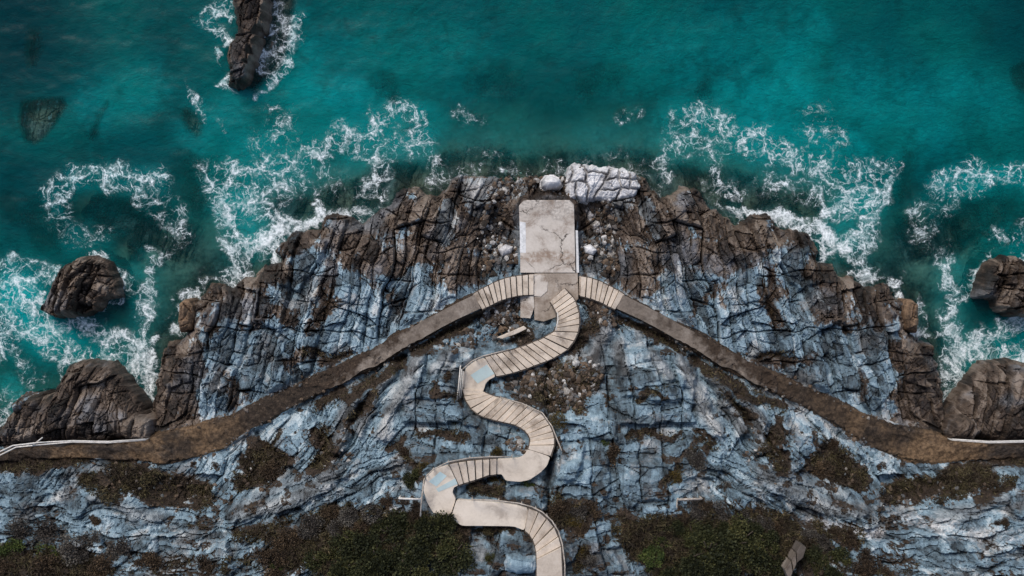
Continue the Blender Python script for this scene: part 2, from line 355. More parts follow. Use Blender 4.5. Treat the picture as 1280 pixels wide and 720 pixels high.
def rock_detail(u, v, direct=False, seed=0, wts=None):
    """Height (m), tone 0..1, crack 0..1 of jointed rock at plan position (u, v)."""
    m = u if direct else np.where(u > AXIS, 2 * AXIS - u, u)
    wu = (fbm(m / 55, v / 55, 50 + seed, 2) - .5) * 18 + (fbm(m / 9, v / 9, 60 + seed, 2) - .5) * 2.4
    wv = (fbm(m / 55, v / 55, 70 + seed, 2) - .5) * 18 + (fbm(m / 9, v / 9, 80 + seed, 2) - .5) * 2.4
    x, y = m + wu, v + wv
    if wts is None:
        pathv = np.interp(m, [-50, 190, 300, 400, 500, 600, 700], [555, 545, 522, 478, 430, 382, 345])
        below = sstep(-6, 14, v - pathv)
        arc = sstep(-30, 10, v - np.interp(m, ARC_U, ARC_V))
        cen = sstep(470, 530, m) * sstep(400, 440, v)
        wV = 1 - below
        wH = below * cen
        wG = below * (1 - cen) * arc
        wD = below * (1 - cen) * (1 - arc)
    else:
        wV, wD, wG, wH = wts
    h = np.zeros(u.shape)
    tone = np.zeros(u.shape)
    crack = np.zeros(u.shape)

    def layer(w, xx, yy, lx, ly, amp, tilt, cw, cd, tw, sd, shear=.5, lean=0.0):
        nonlocal h, tone, crack
        if not np.any(w > 0.001):
            return
        a, b, c, ed, fx, fy = bricks(xx, yy, lx, ly, sd + seed * 101, shear)
        wid = cw * (0.3 + 1.4 * vnoise(xx / (lx * .9), yy / (ly * 1.3), sd + 31))
        cr = sstep(1.0, 0.0, ed / np.maximum(wid, .05))
        cut = 0.25 + 0.75 * b
        h += w * (amp * (a - .5) * 2 + tilt * ((b - .5) * 2 * fx + ((c - .5) * 1.4 + lean) * fy) - cd * cr * cut)
        tone += w * tw * (c - .5)
        crack = np.maximum(crack, w * cr * cut)

    def rot(ax, ay, deg):
        c, s = math.cos(math.radians(deg)), math.sin(math.radians(deg))
        return ax * c + ay * s, -ax * s + ay * c
    # V: upright joints above the path (long axis runs seaward, leaning a little)
    xv, yv = rot(x, y, -78)
    layer(wV, xv, yv, 105, 38, .36, .50, 2.2, .50, .30, 1, .35)
    layer(wV, xv, yv, 44, 15, .20, .30, 1.7, .34, .60, 2, .45)
    xq, yq = rot(x, y, -66)
    layer(wV, xq, yq, 21, 8, .075, .13, 1.15, .16, .55, 3, .5)
    # level cross joints
    jl = np.abs(((v + (fbm(m / 70, v / 200, 36, 3) - .5) * 40) / 37 + 9.3) % 1.0 - .5) * 37
    jn = sstep(.50, .64, fbm(m / 45, v / 26, 33, 2))
    cr = sstep(1.5, 0.2, jl) * jn * wV
    h -= .26 * cr
    crack = np.maximum(crack, cr)
    # D: diagonal beds below the path
    xd, yd = rot(x, y, -54)
    layer(wD, xd, yd, 90, 30, .40, .50, 1.9, .34, .35, 5, .35)
    layer(wD, xd, yd, 36, 12, .15, .20, 1.2, .20, .50, 6, .5)
    layer(wD, *rot(x, y, -44), 16, 6, .06, .10, 1.0, .13, .5, 7, .5)
    # G: thin beds that follow the sweep of the lower slope
    q = v - np.interp(m, ARC_U, ARC_V) + wv * .5 + (fbm(m / 70, v / 40, 44, 3) - .5) * 34
    layer(wG, x, q, 56, 18, .26, .38, 1.6, .24, .40, 8, .7, .25)
    layer(wG, x, q + x * .15, 26, 8.5, .11, .17, 1.1, .15, .50, 9, .8, .2)
    layer(wG, x, q + x * .12, 15, 4.6, .05, .08, .95, .11, .45, 10, .6)
    # H: square blocks in the middle
    layer(wH, *rot(x + wv * .7, y + wu * .7, -82), 66, 30, .42, .42, 1.7, .32, .45, 12, .55)
    layer(wH, *rot(x, y + wu * .5, 4), 34, 15, .13, .16, 1.1, .18, .40, 13, .5)
    layer(wH, *rot(x, y, 6), 12, 7, .02, .035, .8, .045, .25, 14, .3)
    # broken corners: flat facets of two sizes
    for (sx_, sy_, am, ti, cd_, sd_k) in ((15, 18, .06, .16, .10, 0), (6.5, 7.5, .03, .085, .05, 7)):
        f1, f2, a, b, c, dx, dy = voro(x / sx_ + 3, y / sy_, 90 + seed + sd_k)
        am, ti, cd_ = (q_ * (1 - .5 * wH) for q_ in (am, ti, cd_))
        h += am * (a - .5) * 2 + ti * ((b - .5) * 2 * dx + (c - .5) * 2 * dy)
        tone += .22 * (a - .5)
        e = sstep(.12, 0, f2 - f1) * sstep(.42, .6, vnoise(m / 25, v / 25, 41 + seed + sd_k))
        h -= cd_ * e
        crack = np.maximum(crack, .7 * e)
    tone = tone - .16 * wH - .13 * wG - .05 * wD
    h += (fbm(m / 60, v / 60, 95 + seed, 2) - .5) * .8 + (fbm(m / 3.5, v / 3.5, 97 + seed, 2) - .5) * .07
    return h, np.clip(.5 + tone, 0, 1), crack


# ------------------------------------------------------------------ mesh writers
def link(o):
    col.objects.link(o)
    return o


def tag(o, label=None, cat=None, group=None, kind=None):
    if label:
        o['label'] = label
    if cat:
        o['category'] = cat
    if group:
        o['group'] = group
    if kind:
        o['kind'] = kind
    return o


def grid_mesh(name, X, Y, Z, mat, attrs=None, keep=None, smooth=False):
    nv, nu = X.shape
    idx = np.arange(nv * nu).reshape(nv, nu)
    quads = np.stack([idx[:-1, :-1], idx[1:, :-1], idx[1:, 1:], idx[:-1, 1:]], -1).reshape(-1, 4)
    co = np.stack([X, Y, Z], -1).reshape(-1, 3).astype(np.float32)
    if keep is not None:
        k = keep.reshape(-1)
        quads = quads[k[quads].any(1)]
        used = np.zeros(len(co), bool)
        used[quads.reshape(-1)] = True
        new = np.cumsum(used) - 1
        quads = new[quads]
        co = co[used]
    else:
        used = None
    me = bpy.data.meshes.new(name)
    me.vertices.add(len(co))
    me.vertices.foreach_set('co', co.reshape(-1))
    n = len(quads)
    me.loops.add(n * 4)
    me.loops.foreach_set('vertex_index', quads.reshape(-1).astype(np.int32))
    me.polygons.add(n)
    me.polygons.foreach_set('loop_start', np.arange(0, n * 4, 4, dtype=np.int32))
    me.polygons.foreach_set('use_smooth', np.full(n, smooth, bool))
    me.update(calc_edges=True)
    for nm, chans in (attrs or {}).items():
        at = me.attributes.new(nm, 'FLOAT_COLOR', 'POINT')
        arr = np.ones((nv * nu, 4), np.float32)
        arr[:, 3] = 0
        for i, c in enumerate(chans):
            arr[:, i] = np.broadcast_to(c, X.shape).reshape(-1)
        if used is not None:
            arr = arr[used]
        at.data.foreach_set('color', arr.reshape(-1))
    me.materials.append(mat)
    return link(bpy.data.objects.new(name, me))


def raw_mesh(name, verts, faces, mat, parent=None, smooth=False):
    me = bpy.data.meshes.new(name)
    me.from_pydata([tuple(p) for p in verts], [], faces)
    if smooth:
        me.polygons.foreach_set('use_smooth', np.full(len(faces), True))
    me.update()
    me.materials.append(mat)
    o = link(bpy.data.objects.new(name, me))
    if parent is not None:
        o.parent = parent
        o.matrix_parent_inverse = parent.matrix_world.inverted()
    return o


class MB:
    def __init__(self):
        self.v, self.f = [], []

    def prism(self, top, bottom):
        n = len(top)
        b = len(self.v)
        self.v += [tuple(p) for p in top] + [tuple(p) for p in bottom]
        self.f.append(tuple(range(b, b + n)))
        self.f.append(tuple(range(b + 2 * n - 1, b + n - 1, -1)))
        for i in range(n):
            j = (i + 1) % n
            self.f.append((b + i, b + n + i, b + n + j, b + j))

    def plan(self, pts, z0, z1, ins=0.0):
        self.prism([P(u, v, z1) for u, v in pts], [P(u, v, z1)[:2] + (z0,) for u, v in pts])

    def tube(self, pts, r, seg=7):
        pts = [np.array(p, float) for p in pts]
        b0 = len(self.v)
        for i, p in enumerate(pts):
            t = pts[min(i + 1, len(pts) - 1)] - pts[max(i - 1, 0)]
            t /= np.linalg.norm(t) + 1e-9
            a = np.array((0, 0, 1.0)) if abs(t[2]) < .9 else np.array((1.0, 0, 0))
            n1 = np.cross(t, a)
            n1 /= np.linalg.norm(n1)
            n2 = np.cross(t, n1)
            for k in range(seg):
                q = 2 * math.pi * k / seg
                self.v.append(tuple(p + r * (math.cos(q) * n1 + math.sin(q) * n2)))
        for i in range(len(pts) - 1):
            for k in range(seg):
                a, b = b0 + i * seg + k, b0 + i * seg + (k + 1) % seg
                self.f.append((a, b, b + seg, a + seg))
        self.f.append(tuple(range(b0 + seg - 1, b0 - 1, -1)))
        e = b0 + (len(pts) - 1) * seg
        self.f.append(tuple(range(e, e + seg)))

    def build(self, name, mat, parent=None, bevel=0.0, smooth=False):
        o = raw_mesh(name, self.v, self.f, mat, parent, smooth)
        import bmesh
        bm = bmesh.new()
        bm.from_mesh(o.data)
        bmesh.ops.recalc_face_normals(bm, faces=bm.faces)
        if bevel:
            bmesh.ops.bevel(bm, geom=[e for e in bm.edges if len(e.link_faces) == 2 and e.calc_face_angle(0) > .6], offset=bevel, segments=2, profile=.6, affect='EDGES', clamp_overlap=True)
        bm.to_mesh(o.data)
        bm.free()
        return o


def empty(name, loc, label, cat, group=None):
    o = bpy.data.objects.new(name, None)
    o.location = loc
    o.empty_display_size = .3
    link(o)
    bpy.context.view_layer.update()
    return tag(o, label, cat, group)


# ------------------------------------------------------------------ materials
class NT:
    def __init__(self, name):
        self.m = bpy.data.materials.new(name)
        self.m.use_nodes = True
        self.t = self.m.node_tree
        self.t.nodes.clear()
        self.out = self.t.nodes.new('ShaderNodeOutputMaterial')

    def n(self, typ, **kw):
        nd = self.t.nodes.new(typ)
        for k, v in kw.items():
            setattr(nd, k, v)
        return nd

    def l(self, a, b):
        self.t.links.new(a, b)

    def set(self, sock, v):
        if hasattr(v, 'node'):
            self.l(v, sock)
        else:
            if isinstance(v, (tuple, list)) and len(v) == 3 and sock.type == 'RGBA':
                v = (*v, 1)
            sock.default_value = v

    def math(self, op, a, b=0.0, c=None, clamp=False):
        nd = self.n('ShaderNodeMath', operation=op, use_clamp=clamp)
        self.set(nd.inputs[0], a)
        self.set(nd.inputs[1], b)
        if c is not None:
            self.set(nd.inputs[2], c)
        return nd.outputs[0]

    def mix(self, f, a, b, mode='MIX'):
        nd = self.n('ShaderNodeMix', data_type='RGBA', blend_type=mode)
        self.set(nd.inputs[0], f)
        self.set(nd.inputs[6], a)
        self.set(nd.inputs[7], b)
        return nd.outputs[2]

    def rng(self, x, a, b, c=0.0, d=1.0, smooth=True):
        nd = self.n('ShaderNodeMapRange', interpolation_type='SMOOTHSTEP' if smooth else 'LINEAR')
        self.set(nd.inputs[0], x)
        for i, q in enumerate((a, b, c, d)):
            self.set(nd.inputs[i + 1], q)
        return nd.outputs[0]

    def coords(self, scale=(1, 1, 1), loc=(0, 0, 0), rot=(0, 0, 0)):
        tc = self.n('ShaderNodeTexCoord')
        mp = self.n('ShaderNodeMapping')
        mp.inputs['Scale'].default_value = scale
        mp.inputs['Location'].default_value = loc
        mp.inputs['Rotation'].default_value = rot
        self.l(tc.outputs['Object'], mp.inputs[0])
        return mp.outputs[0]

    def noise(self, vec, scale, detail=4, rough=.55, dist=0.0, col=False):
        nd = self.n('ShaderNodeTexNoise')
        self.l(vec, nd.inputs['Vector'])
        nd.inputs['Scale'].default_value = scale
        nd.inputs['Detail'].default_value = detail
        nd.inputs['Roughness'].default_value = rough
        nd.inputs['Distortion'].default_value = dist
        return nd.outputs[1 if col else 0]

    def ramp(self, f, stops):
        nd = self.n('ShaderNodeValToRGB')
        el = nd.color_ramp.elements
        el[0].position, el[0].color = stops[0][0], (*stops[0][1], 1)
        el[1].position, el[1].color = stops[-1][0], (*stops[-1][1], 1)
        for p, c in stops[1:-1]:
            e = el.new(p)
            e.color = (*c, 1)
        self.set(nd.inputs[0], f)
        return nd.outputs[0]

    def bump(self, h, strength, dist, nrm=None):
        nd = self.n('ShaderNodeBump')
        nd.inputs['Strength'].default_value = strength
        nd.inputs['Distance'].default_value = dist
        self.l(h, nd.inputs['Height'])
        if nrm is not None:
            self.l(nrm, nd.inputs['Normal'])
        return nd.outputs[0]

    def princ(self, color, rough, nrm=None, spec=.35):
        b = self.n('ShaderNodeBsdfPrincipled')
        self.set(b.inputs['Base Color'], color)
        self.set(b.inputs['Roughness'], rough)
        b.inputs['Specular IOR Level'].default_value = spec
        if nrm is not None:
            self.l(nrm, b.inputs['Normal'])
        return b.outputs[0]

    def done(self, sh):
        self.l(sh, self.out.inputs['Surface'])
        return self.m


def attr(T, name):
    a = T.n('ShaderNodeAttribute', attribute_name=name)
    a.name = {'lith': 'bench_src', 'lith2': 'grey_src', 'sea': 'open_src'}.get(name, name)
    s = T.n('ShaderNodeSeparateColor')
    T.l(a.outputs['Color'], s.inputs[0])
    return s.outputs[0], s.outputs[1], s.outputs[2]


def mat_rock():
    T = NT('rock')
    brown, soil, tone = attr(T, 'lith')
    white, sand, crack = attr(T, 'lith2')
    c = T.coords()
    cs = T.coords(scale=(1.0, .22, .5))
    n1 = T.noise(c, 1.1, 5, .62)
    n2 = T.noise(c, 5.5, 6, .66)
    n3 = T.noise(cs, 5.0, 5, .62, .6)
    n4 = T.noise(c, 21, 4, .7)
    # blue grey limestone
    f = T.math('ADD', T.math('MULTIPLY', n1, .50), T.math('MULTIPLY', n3, .38))
    f = T.math('ADD', f, T.math('MULTIPLY', n2, .17))
    f = T.math('ADD', f, T.math('MULTIPLY', T.math('SUBTRACT', tone, .5), .46))
    f = T.math('ADD', f, T.math('MULTIPLY', T.math('SUBTRACT', n4, .5), .24))
    blue = T.ramp(f, [(.26, (.034, .044, .051)), (.38, (.098, .138, .165)), (.50, (.170, .248, .302)), (.62, (.275, .375, .435)), (.76, (.50, .57, .60))])
    warm = T.rng(T.noise(c, .55, 5, .66), .50, .64)
    blue = T.mix(T.math('MAXIMUM', T.math('MULTIPLY', warm, .8), T.t.nodes['grey_src'].outputs['Alpha']), blue, T.ramp(f, [(.28, (.045, .043, .042)), (.5, (.19, .19, .19)), (.75, (.52, .51, .49))]))
    brn = T.ramp(f, [(.28, (.012, .009, .007)), (.45, (.042, .030, .023)), (.58, (.095, .068, .050)), (.76, (.22, .175, .14))])
    greyb = T.ramp(f, [(.3, (.018, .018, .019)), (.5, (.055, .055, .058)), (.75, (.20, .20, .21))])
    brn = T.mix(T.rng(T.noise(c, .42, 3, .5), .50, .66), brn, greyb)
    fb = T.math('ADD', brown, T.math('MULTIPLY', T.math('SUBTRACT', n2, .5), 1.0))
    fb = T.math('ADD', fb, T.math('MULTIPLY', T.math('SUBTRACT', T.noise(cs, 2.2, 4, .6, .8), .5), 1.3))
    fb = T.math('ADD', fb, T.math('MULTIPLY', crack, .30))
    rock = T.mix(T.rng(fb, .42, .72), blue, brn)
    wc = T.ramp(f, [(.26, (.16, .15, .15)), (.42, (.42, .41, .41)), (.6, (.66, .65, .65)), (.8, (.80, .79, .78))])
    rock = T.mix(T.rng(T.math('ADD', white, T.math('MULTIPLY', T.math('SUBTRACT', n2, .5), .5)), .4, .62), rock, wc)
    # soil in hollows, clefts and on benches; joints take the same dark brown
    sl = T.ramp(T.math('ADD', T.math('MULTIPLY', n2, .6), T.math('MULTIPLY', n4, .4)), [(.34, (.010, .007, .005)), (.5, (.032, .022, .015)), (.66, (.090, .062, .041))])
    bench = T.t.nodes['bench_src'].outputs['Alpha']
    sl = T.mix(T.math('MULTIPLY', bench, T.math('MULTIPLY', T.rng(T.noise(c, .30, 4, .6), .42, .58), .85)), sl, T.mix(T.rng(n2, .4, .6), (.085, .052, .028), (.19, .12, .065)))
    fs = T.math('ADD', soil, T.math('MULTIPLY', T.math('SUBTRACT', n2, .5), 1.1))
    rock = T.mix(T.rng(fs, .42, .66), rock, sl)
    # sand under water
    sd = T.mix(n1, (.30, .29, .24), (.46, .45, .38))
    rock = T.mix(T.rng(T.math('ADD', sand, T.math('MULTIPLY', T.math('SUBTRACT', n2, .5), .7)), .05, .95), rock, sd)
    v = T.n('ShaderNodeTexVoronoi', feature='DISTANCE_TO_EDGE')
    T.l(T.mix(.12, c, T.noise(c, 4, 3, .6, col=True)), v.inputs['Vector'])
    v.inputs['Scale'].default_value = 5.0
    hh = T.math('ADD', T.math('MULTIPLY', n2, 1.0), T.math('MULTIPLY', n4, .45))
    hh = T.math('ADD', hh, T.math('MULTIPLY', n3, .5))
    hh = T.math('ADD', hh, T.rng(v.outputs[0], 0, .05, -.35, 0))
    nb = T.bump(hh, .55, .05)
    rough = T.rng(fb, .3, .8, .82, .62)
    return T.done(T.princ(rock, rough, nb, .3))


def mat_concrete(name, lo, mid, hi, dirt, dirt_amt=.5, crack=0.0, seed=0, band=None, wear=False):
    T = NT(name)
    c = T.coords(loc=(seed * 3.7, seed * 1.3, 0))
    n1 = T.noise(c, 1.3, 5, .62)
    n2 = T.noise(c, 9, 5, .68)
    n3 = T.noise(c, 40, 3, .7)
    f = T.math('ADD', T.math('MULTIPLY', n1, .5), T.math('ADD', T.math('MULTIPLY', n2, .3), T.math('MULTIPLY', n3, .2)))
    base = T.ramp(f, [(.3, lo), (.5, mid), (.7, hi)])
    d = T.rng(T.math('ADD', T.math('MULTIPLY', T.noise(c, .9, 6, .65, .4), .75), T.math('MULTIPLY', n3, .25)), .5, .66)
    base = T.mix(T.math('MULTIPLY', d, dirt_amt), base, dirt)
    if band:      # rust brown stain across the slab where the rail once ran
        sx = T.n('ShaderNodeSeparateXYZ')
        T.l(T.n('ShaderNodeTexCoord').outputs['Object'], sx.inputs[0])
        off = T.math('ABSOLUTE', T.math('SUBTRACT', T.math('ADD', sx.outputs[1], T.math('MULTIPLY', T.math('SUBTRACT', n1, .5), 1.6)), band[0]))
        bm_ = T.math('MULTIPLY', T.rng(off, 0, band[1], 1, 0), T.rng(T.noise(c, 5, 5, .7), .34, .6))
        base = T.mix(T.math('MULTIPLY', bm_, .8), base, (.26, .175, .12))
        dk = T.math('MULTIPLY', T.rng(T.math('ADD', sx.outputs[1], T.math('MULTIPLY', n1, 2.2)), 4.1, 4.9), T.rng(n2, .40, .62))
        base = T.mix(T.math('MULTIPLY', dk, .6), base, (.19, .175, .16))
    if wear:      # trodden earth takes over towards the far end
        wr = T.n('ShaderNodeAttribute', attribute_name='wear')
        wa = T.n('ShaderNodeSeparateColor')
        T.l(wr.outputs['Color'], wa.inputs[0])
        earth = T.ramp(T.math('ADD', T.math('MULTIPLY', n2, .6), T.math('MULTIPLY', n3, .4)), [(.34, (.016, .011, .008)), (.5, (.045, .031, .022)), (.66, (.10, .072, .05))])
        base = T.mix(T.rng(T.math('ADD', wa.outputs[0], T.math('MULTIPLY', T.math('SUBTRACT', T.noise(c, 1.1, 5, .66), .5), 1.6)), .40, .75), base, earth)
    oi = T.n('ShaderNodeObjectInfo')
    base = T.mix(T.rng(oi.outputs['Random'], 0, 1, 0, .5, False), base, T.mix(.5, base, dirt))
    h = T.math('ADD', T.math('MULTIPLY', n2, .7), T.math('MULTIPLY', n3, .4))
    if crack:
        v = T.n('ShaderNodeTexVoronoi', feature='DISTANCE_TO_EDGE')
        T.l(T.mix(.45, c, T.noise(c, 1.3, 6, .68, col=True)), v.inputs['Vector'])
        v.inputs['Scale'].default_value = .95
        gate = T.rng(T.noise(c, .7, 2), .40, .52)
        ck = T.math('MULTIPLY', T.rng(v.outputs[0], .004, .016, 1, 0), gate)
        base = T.mix(T.math('MULTIPLY', ck, crack), base, (.06, .05, .04))
        h = T.math('SUBTRACT', h, ck)
    return T.done(T.princ(base, .88, T.bump(h, .5, .02), .2))


def mat_simple(name, a, b, scale, rough=.8, bump=.3, spec=.25):
    T = NT(name)
    c = T.coords()
    n = T.noise(c, scale, 5, .65)
    n2 = T.noise(c, scale * 6, 3, .6)
    f = T.math('ADD', T.math('MULTIPLY', n, .7), T.math('MULTIPLY', n2, .3))
    return T.done(T.princ(T.mix(T.rng(f, .36, .64), a, b), rough, T.bump(f, bump, .02), spec))


def mat_leaf(name, stops):
    T = NT(name)
    a = T.n('ShaderNodeAttribute', attribute_name='tint')
    oi = T.n('ShaderNodeObjectInfo')
    s = T.n('ShaderNodeSeparateColor')
    T.l(a.outputs['Color'], s.inputs[0])
    f = T.math('ADD', T.math('MULTIPLY', s.outputs[0], .8), T.math('MULTIPLY', oi.outputs['Random'], .2))
    return T.done(T.princ(T.ramp(f, stops), .7, None, .2))


def mat_stone():
    T = NT('loose_stone')
    a = T.n('ShaderNodeAttribute', attribute_name='tint')
    s = T.n('ShaderNodeSeparateColor')
    T.l(a.outputs['Color'], s.inputs[0])
    n = T.noise(T.coords(), 14, 4, .65)
    colr = T.ramp(s.outputs[0], [(0, (.02, .016, .012)), (.2, (.075, .052, .036)), (.4, (.17, .115, .075)), (.58, (.13, .15, .165)), (.8, (.32, .29, .25)), (1, (.68, .66, .63))])
    colr = T.mix(T.rng(n, .35, .65, 0, .6), colr, (.05, .04, .032))
    return T.done(T.princ(colr, .8, T.bump(n, .5, .03), .25))


def mat_water():
    T = NT('sea_water')
    foam, air, deep = attr(T, 'sea')
    c = T.coords()
    w1 = T.noise(c, .55, 4, .6, col=True)
    wn = T.n('ShaderNodeVectorMath', operation='MULTIPLY_ADD')
    T.l(w1, wn.inputs[0])
    wn.inputs[1].default_value = (2.2, 2.2, 0)
    T.l(c, wn.inputs[2])
    w2 = T.noise(c, 2.3, 4, .62, col=True)
    wm = T.n('ShaderNodeVectorMath', operation='MULTIPLY_ADD')
    T.l(w2, wm.inputs[0])
    wm.inputs[1].default_value = (.75, .75, 0)
    T.l(wn.outputs[0], wm.inputs[2])
    wv = wm.outputs[0]

    def lace(scale, width):
        v = T.n('ShaderNodeTexVoronoi', feature='DISTANCE_TO_EDGE', voronoi_dimensions='2D')
        T.l(wv, v.inputs['Vector'])
        v.inputs['Scale'].default_value = scale
        return v.outputs[0]
    e1, e2, e3 = lace(.85, 1), lace(2.1, 1), lace(5.4, 1)
    patch = T.noise(c, 1.25, 6, .66, .5)
    fine = T.noise(c, 9, 5, .7)
    # amount of foam here: mask pushed about by patchiness
    amt = T.math('ADD', foam, T.math('MULTIPLY', T.math('SUBTRACT', patch, .5), T.math('MULTIPLY', T.rng(foam, .02, .3), 1.5)))
    amt = T.math('ADD', amt, T.math('MULTIPLY', T.math('SUBTRACT', fine, .5), .45), clamp=True)
    l1 = T.rng(T.math('SUBTRACT', e1, T.math('MULTIPLY', amt, .11)), -.05, .012, 1, 0)
    l2 = T.rng(T.math('SUBTRACT', e2, T.math('MULTIPLY', T.math('SUBTRACT', amt, .15), .18)), -.06, .015, 1, 0)
    l3 = T.rng(T.math('SUBTRACT', e3, T.math('MULTIPLY', T.math('SUBTRACT', amt, .42), .26)), -.08, .02, 1, 0)
    lc = T.math('MAXIMUM', T.math('MAXIMUM', l1, T.math('MULTIPLY', l2, .9)), T.math('MULTIPLY', l3, .9))
    h1 = T.rng(T.math('SUBTRACT', e1, T.math('MULTIPLY', amt, .24)), -.16, .10, 1, 0)
    h2 = T.rng(T.math('SUBTRACT', e2, T.math('MULTIPLY', amt, .22)), -.14, .08, 1, 0)
    halo = T.math('MULTIPLY', T.math('MAXIMUM', h1, T.math('MULTIPLY', h2, .8)), T.rng(amt, .12, .6))
    wash = T.noise(wv, 2.4, 6, .72)
    solid = T.rng(T.math('ADD', amt, T.math('MULTIPLY', T.math('SUBTRACT', wash, .5), .9)), .70, 1.06)
    fo = T.math('MULTIPLY', T.math('MULTIPLY', lc, T.rng(amt, .10, .50)), T.rng(wash, .34, .62, .25, 1.0))
    fo = T.math('MAXIMUM', fo, solid)
    fo = T.math('MAXIMUM', fo, T.math('MULTIPLY', halo, T.rng(wash, .34, .66, 0, .72)))
    spray = T.math('MULTIPLY', T.rng(T.noise(c, 16, 3, .7), .64, .74), T.rng(foam, .03, .4, 0, .7))
    fo = T.math('MAXIMUM', fo, spray)
    fo = T.math('MULTIPLY', fo, T.rng(fine, .30, .60, .45, 1.0), clamp=True)
    # water body: what comes back from the water itself, more where it is deep or full of air
    mott = T.noise(c, .22, 5, .6)
    mott2 = T.noise(c, 1.6, 5, .7)
    body = T.mix(T.rng(T.math('ADD', air, T.math('MULTIPLY', T.math('SUBTRACT', mott2, .5), .5)), .05, .95), (.000, .090, .096), (.001, .36, .365))
    body = T.mix(T.rng(mott, .35, .7), body, T.mix(.5, body, (.001, .17, .145)))
    body = T.mix(T.math('MULTIPLY', T.rng(T.noise(c, .5, 6, .68, .4), .48, .68), .5), body, (.0, .050, .050))
    body = T.mix(T.math('MULTIPLY', T.t.nodes['open_src'].outputs['Alpha'], .8), body, (0, .022, .032))  # darkens the dark stretches and the painted corner vignette
    body = T.mix(T.math('MULTIPLY', lc, T.rng(amt, .05, .5, 0, .5)), body, (.10, .48, .50))
    dif = T.n('ShaderNodeBsdfDiffuse')
    T.set(dif.inputs[0], body)
    rp = T.math('ADD', T.math('MULTIPLY', T.noise(T.coords(scale=(1, 1.7, 1), rot=(0, 0, .35)), 2.6, 5, .66, .5), 1.0), T.math('MULTIPLY', T.noise(c, 11, 3, .6), .22))
    T.l(T.bump(rp, .55, .35), dif.inputs['Normal'])
    tr = T.n('ShaderNodeBsdfTransparent')
    T.set(tr.inputs[0], T.mix(T.rng(deep, 0, .6, 0, 1, False), (.72, .90, .87), (.004, .46, .48)))
    ms = T.n('ShaderNodeMixShader')
    T.set(ms.inputs[0], T.math('ADD', T.rng(deep, .04, .72, .05, .86, False), T.math('MULTIPLY', air, .18), clamp=True))
    T.l(tr.outputs[0], ms.inputs[1])
    T.l(dif.outputs[0], ms.inputs[2])
    hn = T.math('ADD', T.math('MULTIPLY', T.noise(c, 2.0, 4, .6, .3), 1.0), T.math('MULTIPLY', T.noise(c, 9, 3, .6), .25))
    nb = T.bump(hn, .25, .06)
    gl = T.n('ShaderNodeBsdfGlossy')
    gl.inputs['Roughness'].default_value = .26
    T.l(nb, gl.inputs['Normal'])
    fr = T.n('ShaderNodeFresnel')
    fr.inputs[0].default_value = 1.16   # set below real water to weaken the sky's reflection
    T.l(nb, fr.inputs['Normal'])
    m2 = T.n('ShaderNodeMixShader')
    T.l(fr.outputs[0], m2.inputs[0])
    T.l(ms.outputs[0], m2.inputs[1])
    T.l(gl.outputs[0], m2.inputs[2])
    fd = T.n('ShaderNodeBsdfDiffuse')
    fd.inputs[0].default_value = (.90, .95, .96, 1)
    T.l(T.bump(T.math('ADD', lc, fine), .5, .08), fd.inputs['Normal'])
    m3 = T.n('ShaderNodeMixShader')
    T.l(fo, m3.inputs[0])
    T.l(m2.outputs[0], m3.inputs[1])
    T.l(fd.outputs[0], m3.inputs[2])
    return T.done(m3.outputs[0])


M_ROCK = mat_rock()
M_OCHRE = mat_simple('ochre_rock', (.075, .050, .034), (.30, .195, .12), 2.6, .8, .6)
M_STEP = mat_concrete('step_concrete', (.40, .335, .27), (.64, .55, .455), (.80, .715, .615), (.15, .11, .08), .85)
M_LAND = mat_concrete('landing_concrete', (.54, .465, .385), (.70, .615, .515), (.82, .73, .63), (.18, .13, .095), .5, 0, 2)
M_PLAT = mat_concrete('jetty_concrete', (.41, .37, .32), (.68, .625, .56), (.84, .79, .725), (.21, .15, .11), .95, .9, 3, band=(1.40, .42))
M_PATH = mat_concrete('path_concrete', (.09, .074, .062), (.22, .182, .15), (.42, .37, .32), (.045, .031, .022), .8, 0, 5, wear=True)
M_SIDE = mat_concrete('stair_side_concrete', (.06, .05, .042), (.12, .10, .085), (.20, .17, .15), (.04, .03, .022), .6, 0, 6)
M_PALE = mat_concrete('pale_blue_paint', (.38, .50, .52), (.47, .60, .61), (.53, .65, .66), (.36, .38, .36), .35, 0, 7)
M_WHITE = mat_simple('whitewash', (.55, .55, .55), (.80, .80, .79), 5, .8)
M_PIPE = mat_simple('painted_pipe', (.52, .48, .43), (.74, .71, .66), 6, .6, .1)
M_BPIPE = mat_simple('weathered_pipe', (.26, .22, .18), (.52, .46, .40), 6, .7, .1)
M_STONE = mat_stone()
M_WATER = mat_water()

# ------------------------------------------------------------------ terrain: one sheet, land and seabed
fu = np.arange(-60, 1341, 1.12)
fv = np.arange(-60, 791, 1.12)
out_l = -60 - np.cumsum(np.geomspace(6, 700, 28))[::-1]
out_r = 1340 + np.cumsum(np.geomspace(6, 700, 28))
out_t = -60 - np.cumsum(np.geomspace(6, 700, 28))[::-1]
out_b = 790 + np.cumsum(np.geomspace(6, 700, 28))
SU, SV = np.meshgrid(np.concatenate([out_l, fu, out_r]), np.concatenate([out_t, fv, out_b]))
# sheet nodes are a plain plan grid (metres / 0.04); the plan position each is seen at follows from the smooth relief
U, V = SU.copy(), SV.copy()
LANDISH = np.where(SHORE_D > 0, MACRO, 0.0) * sstep(-4, 30, SHORE_D)
k_ = np.ones(9) / 9


def blur(A, n=2):
    for _ in range(n):
        A = np.apply_along_axis(lambda r: np.convolve(np.pad(r, 4, mode='edge'), k_, mode='valid'), 1, A)
        A = np.apply_along_axis(lambda r: np.convolve(np.pad(r, 4, mode='edge'), k_, mode='valid'), 0, A)
    return A


SMOOTHZ = blur(LANDISH, 2)


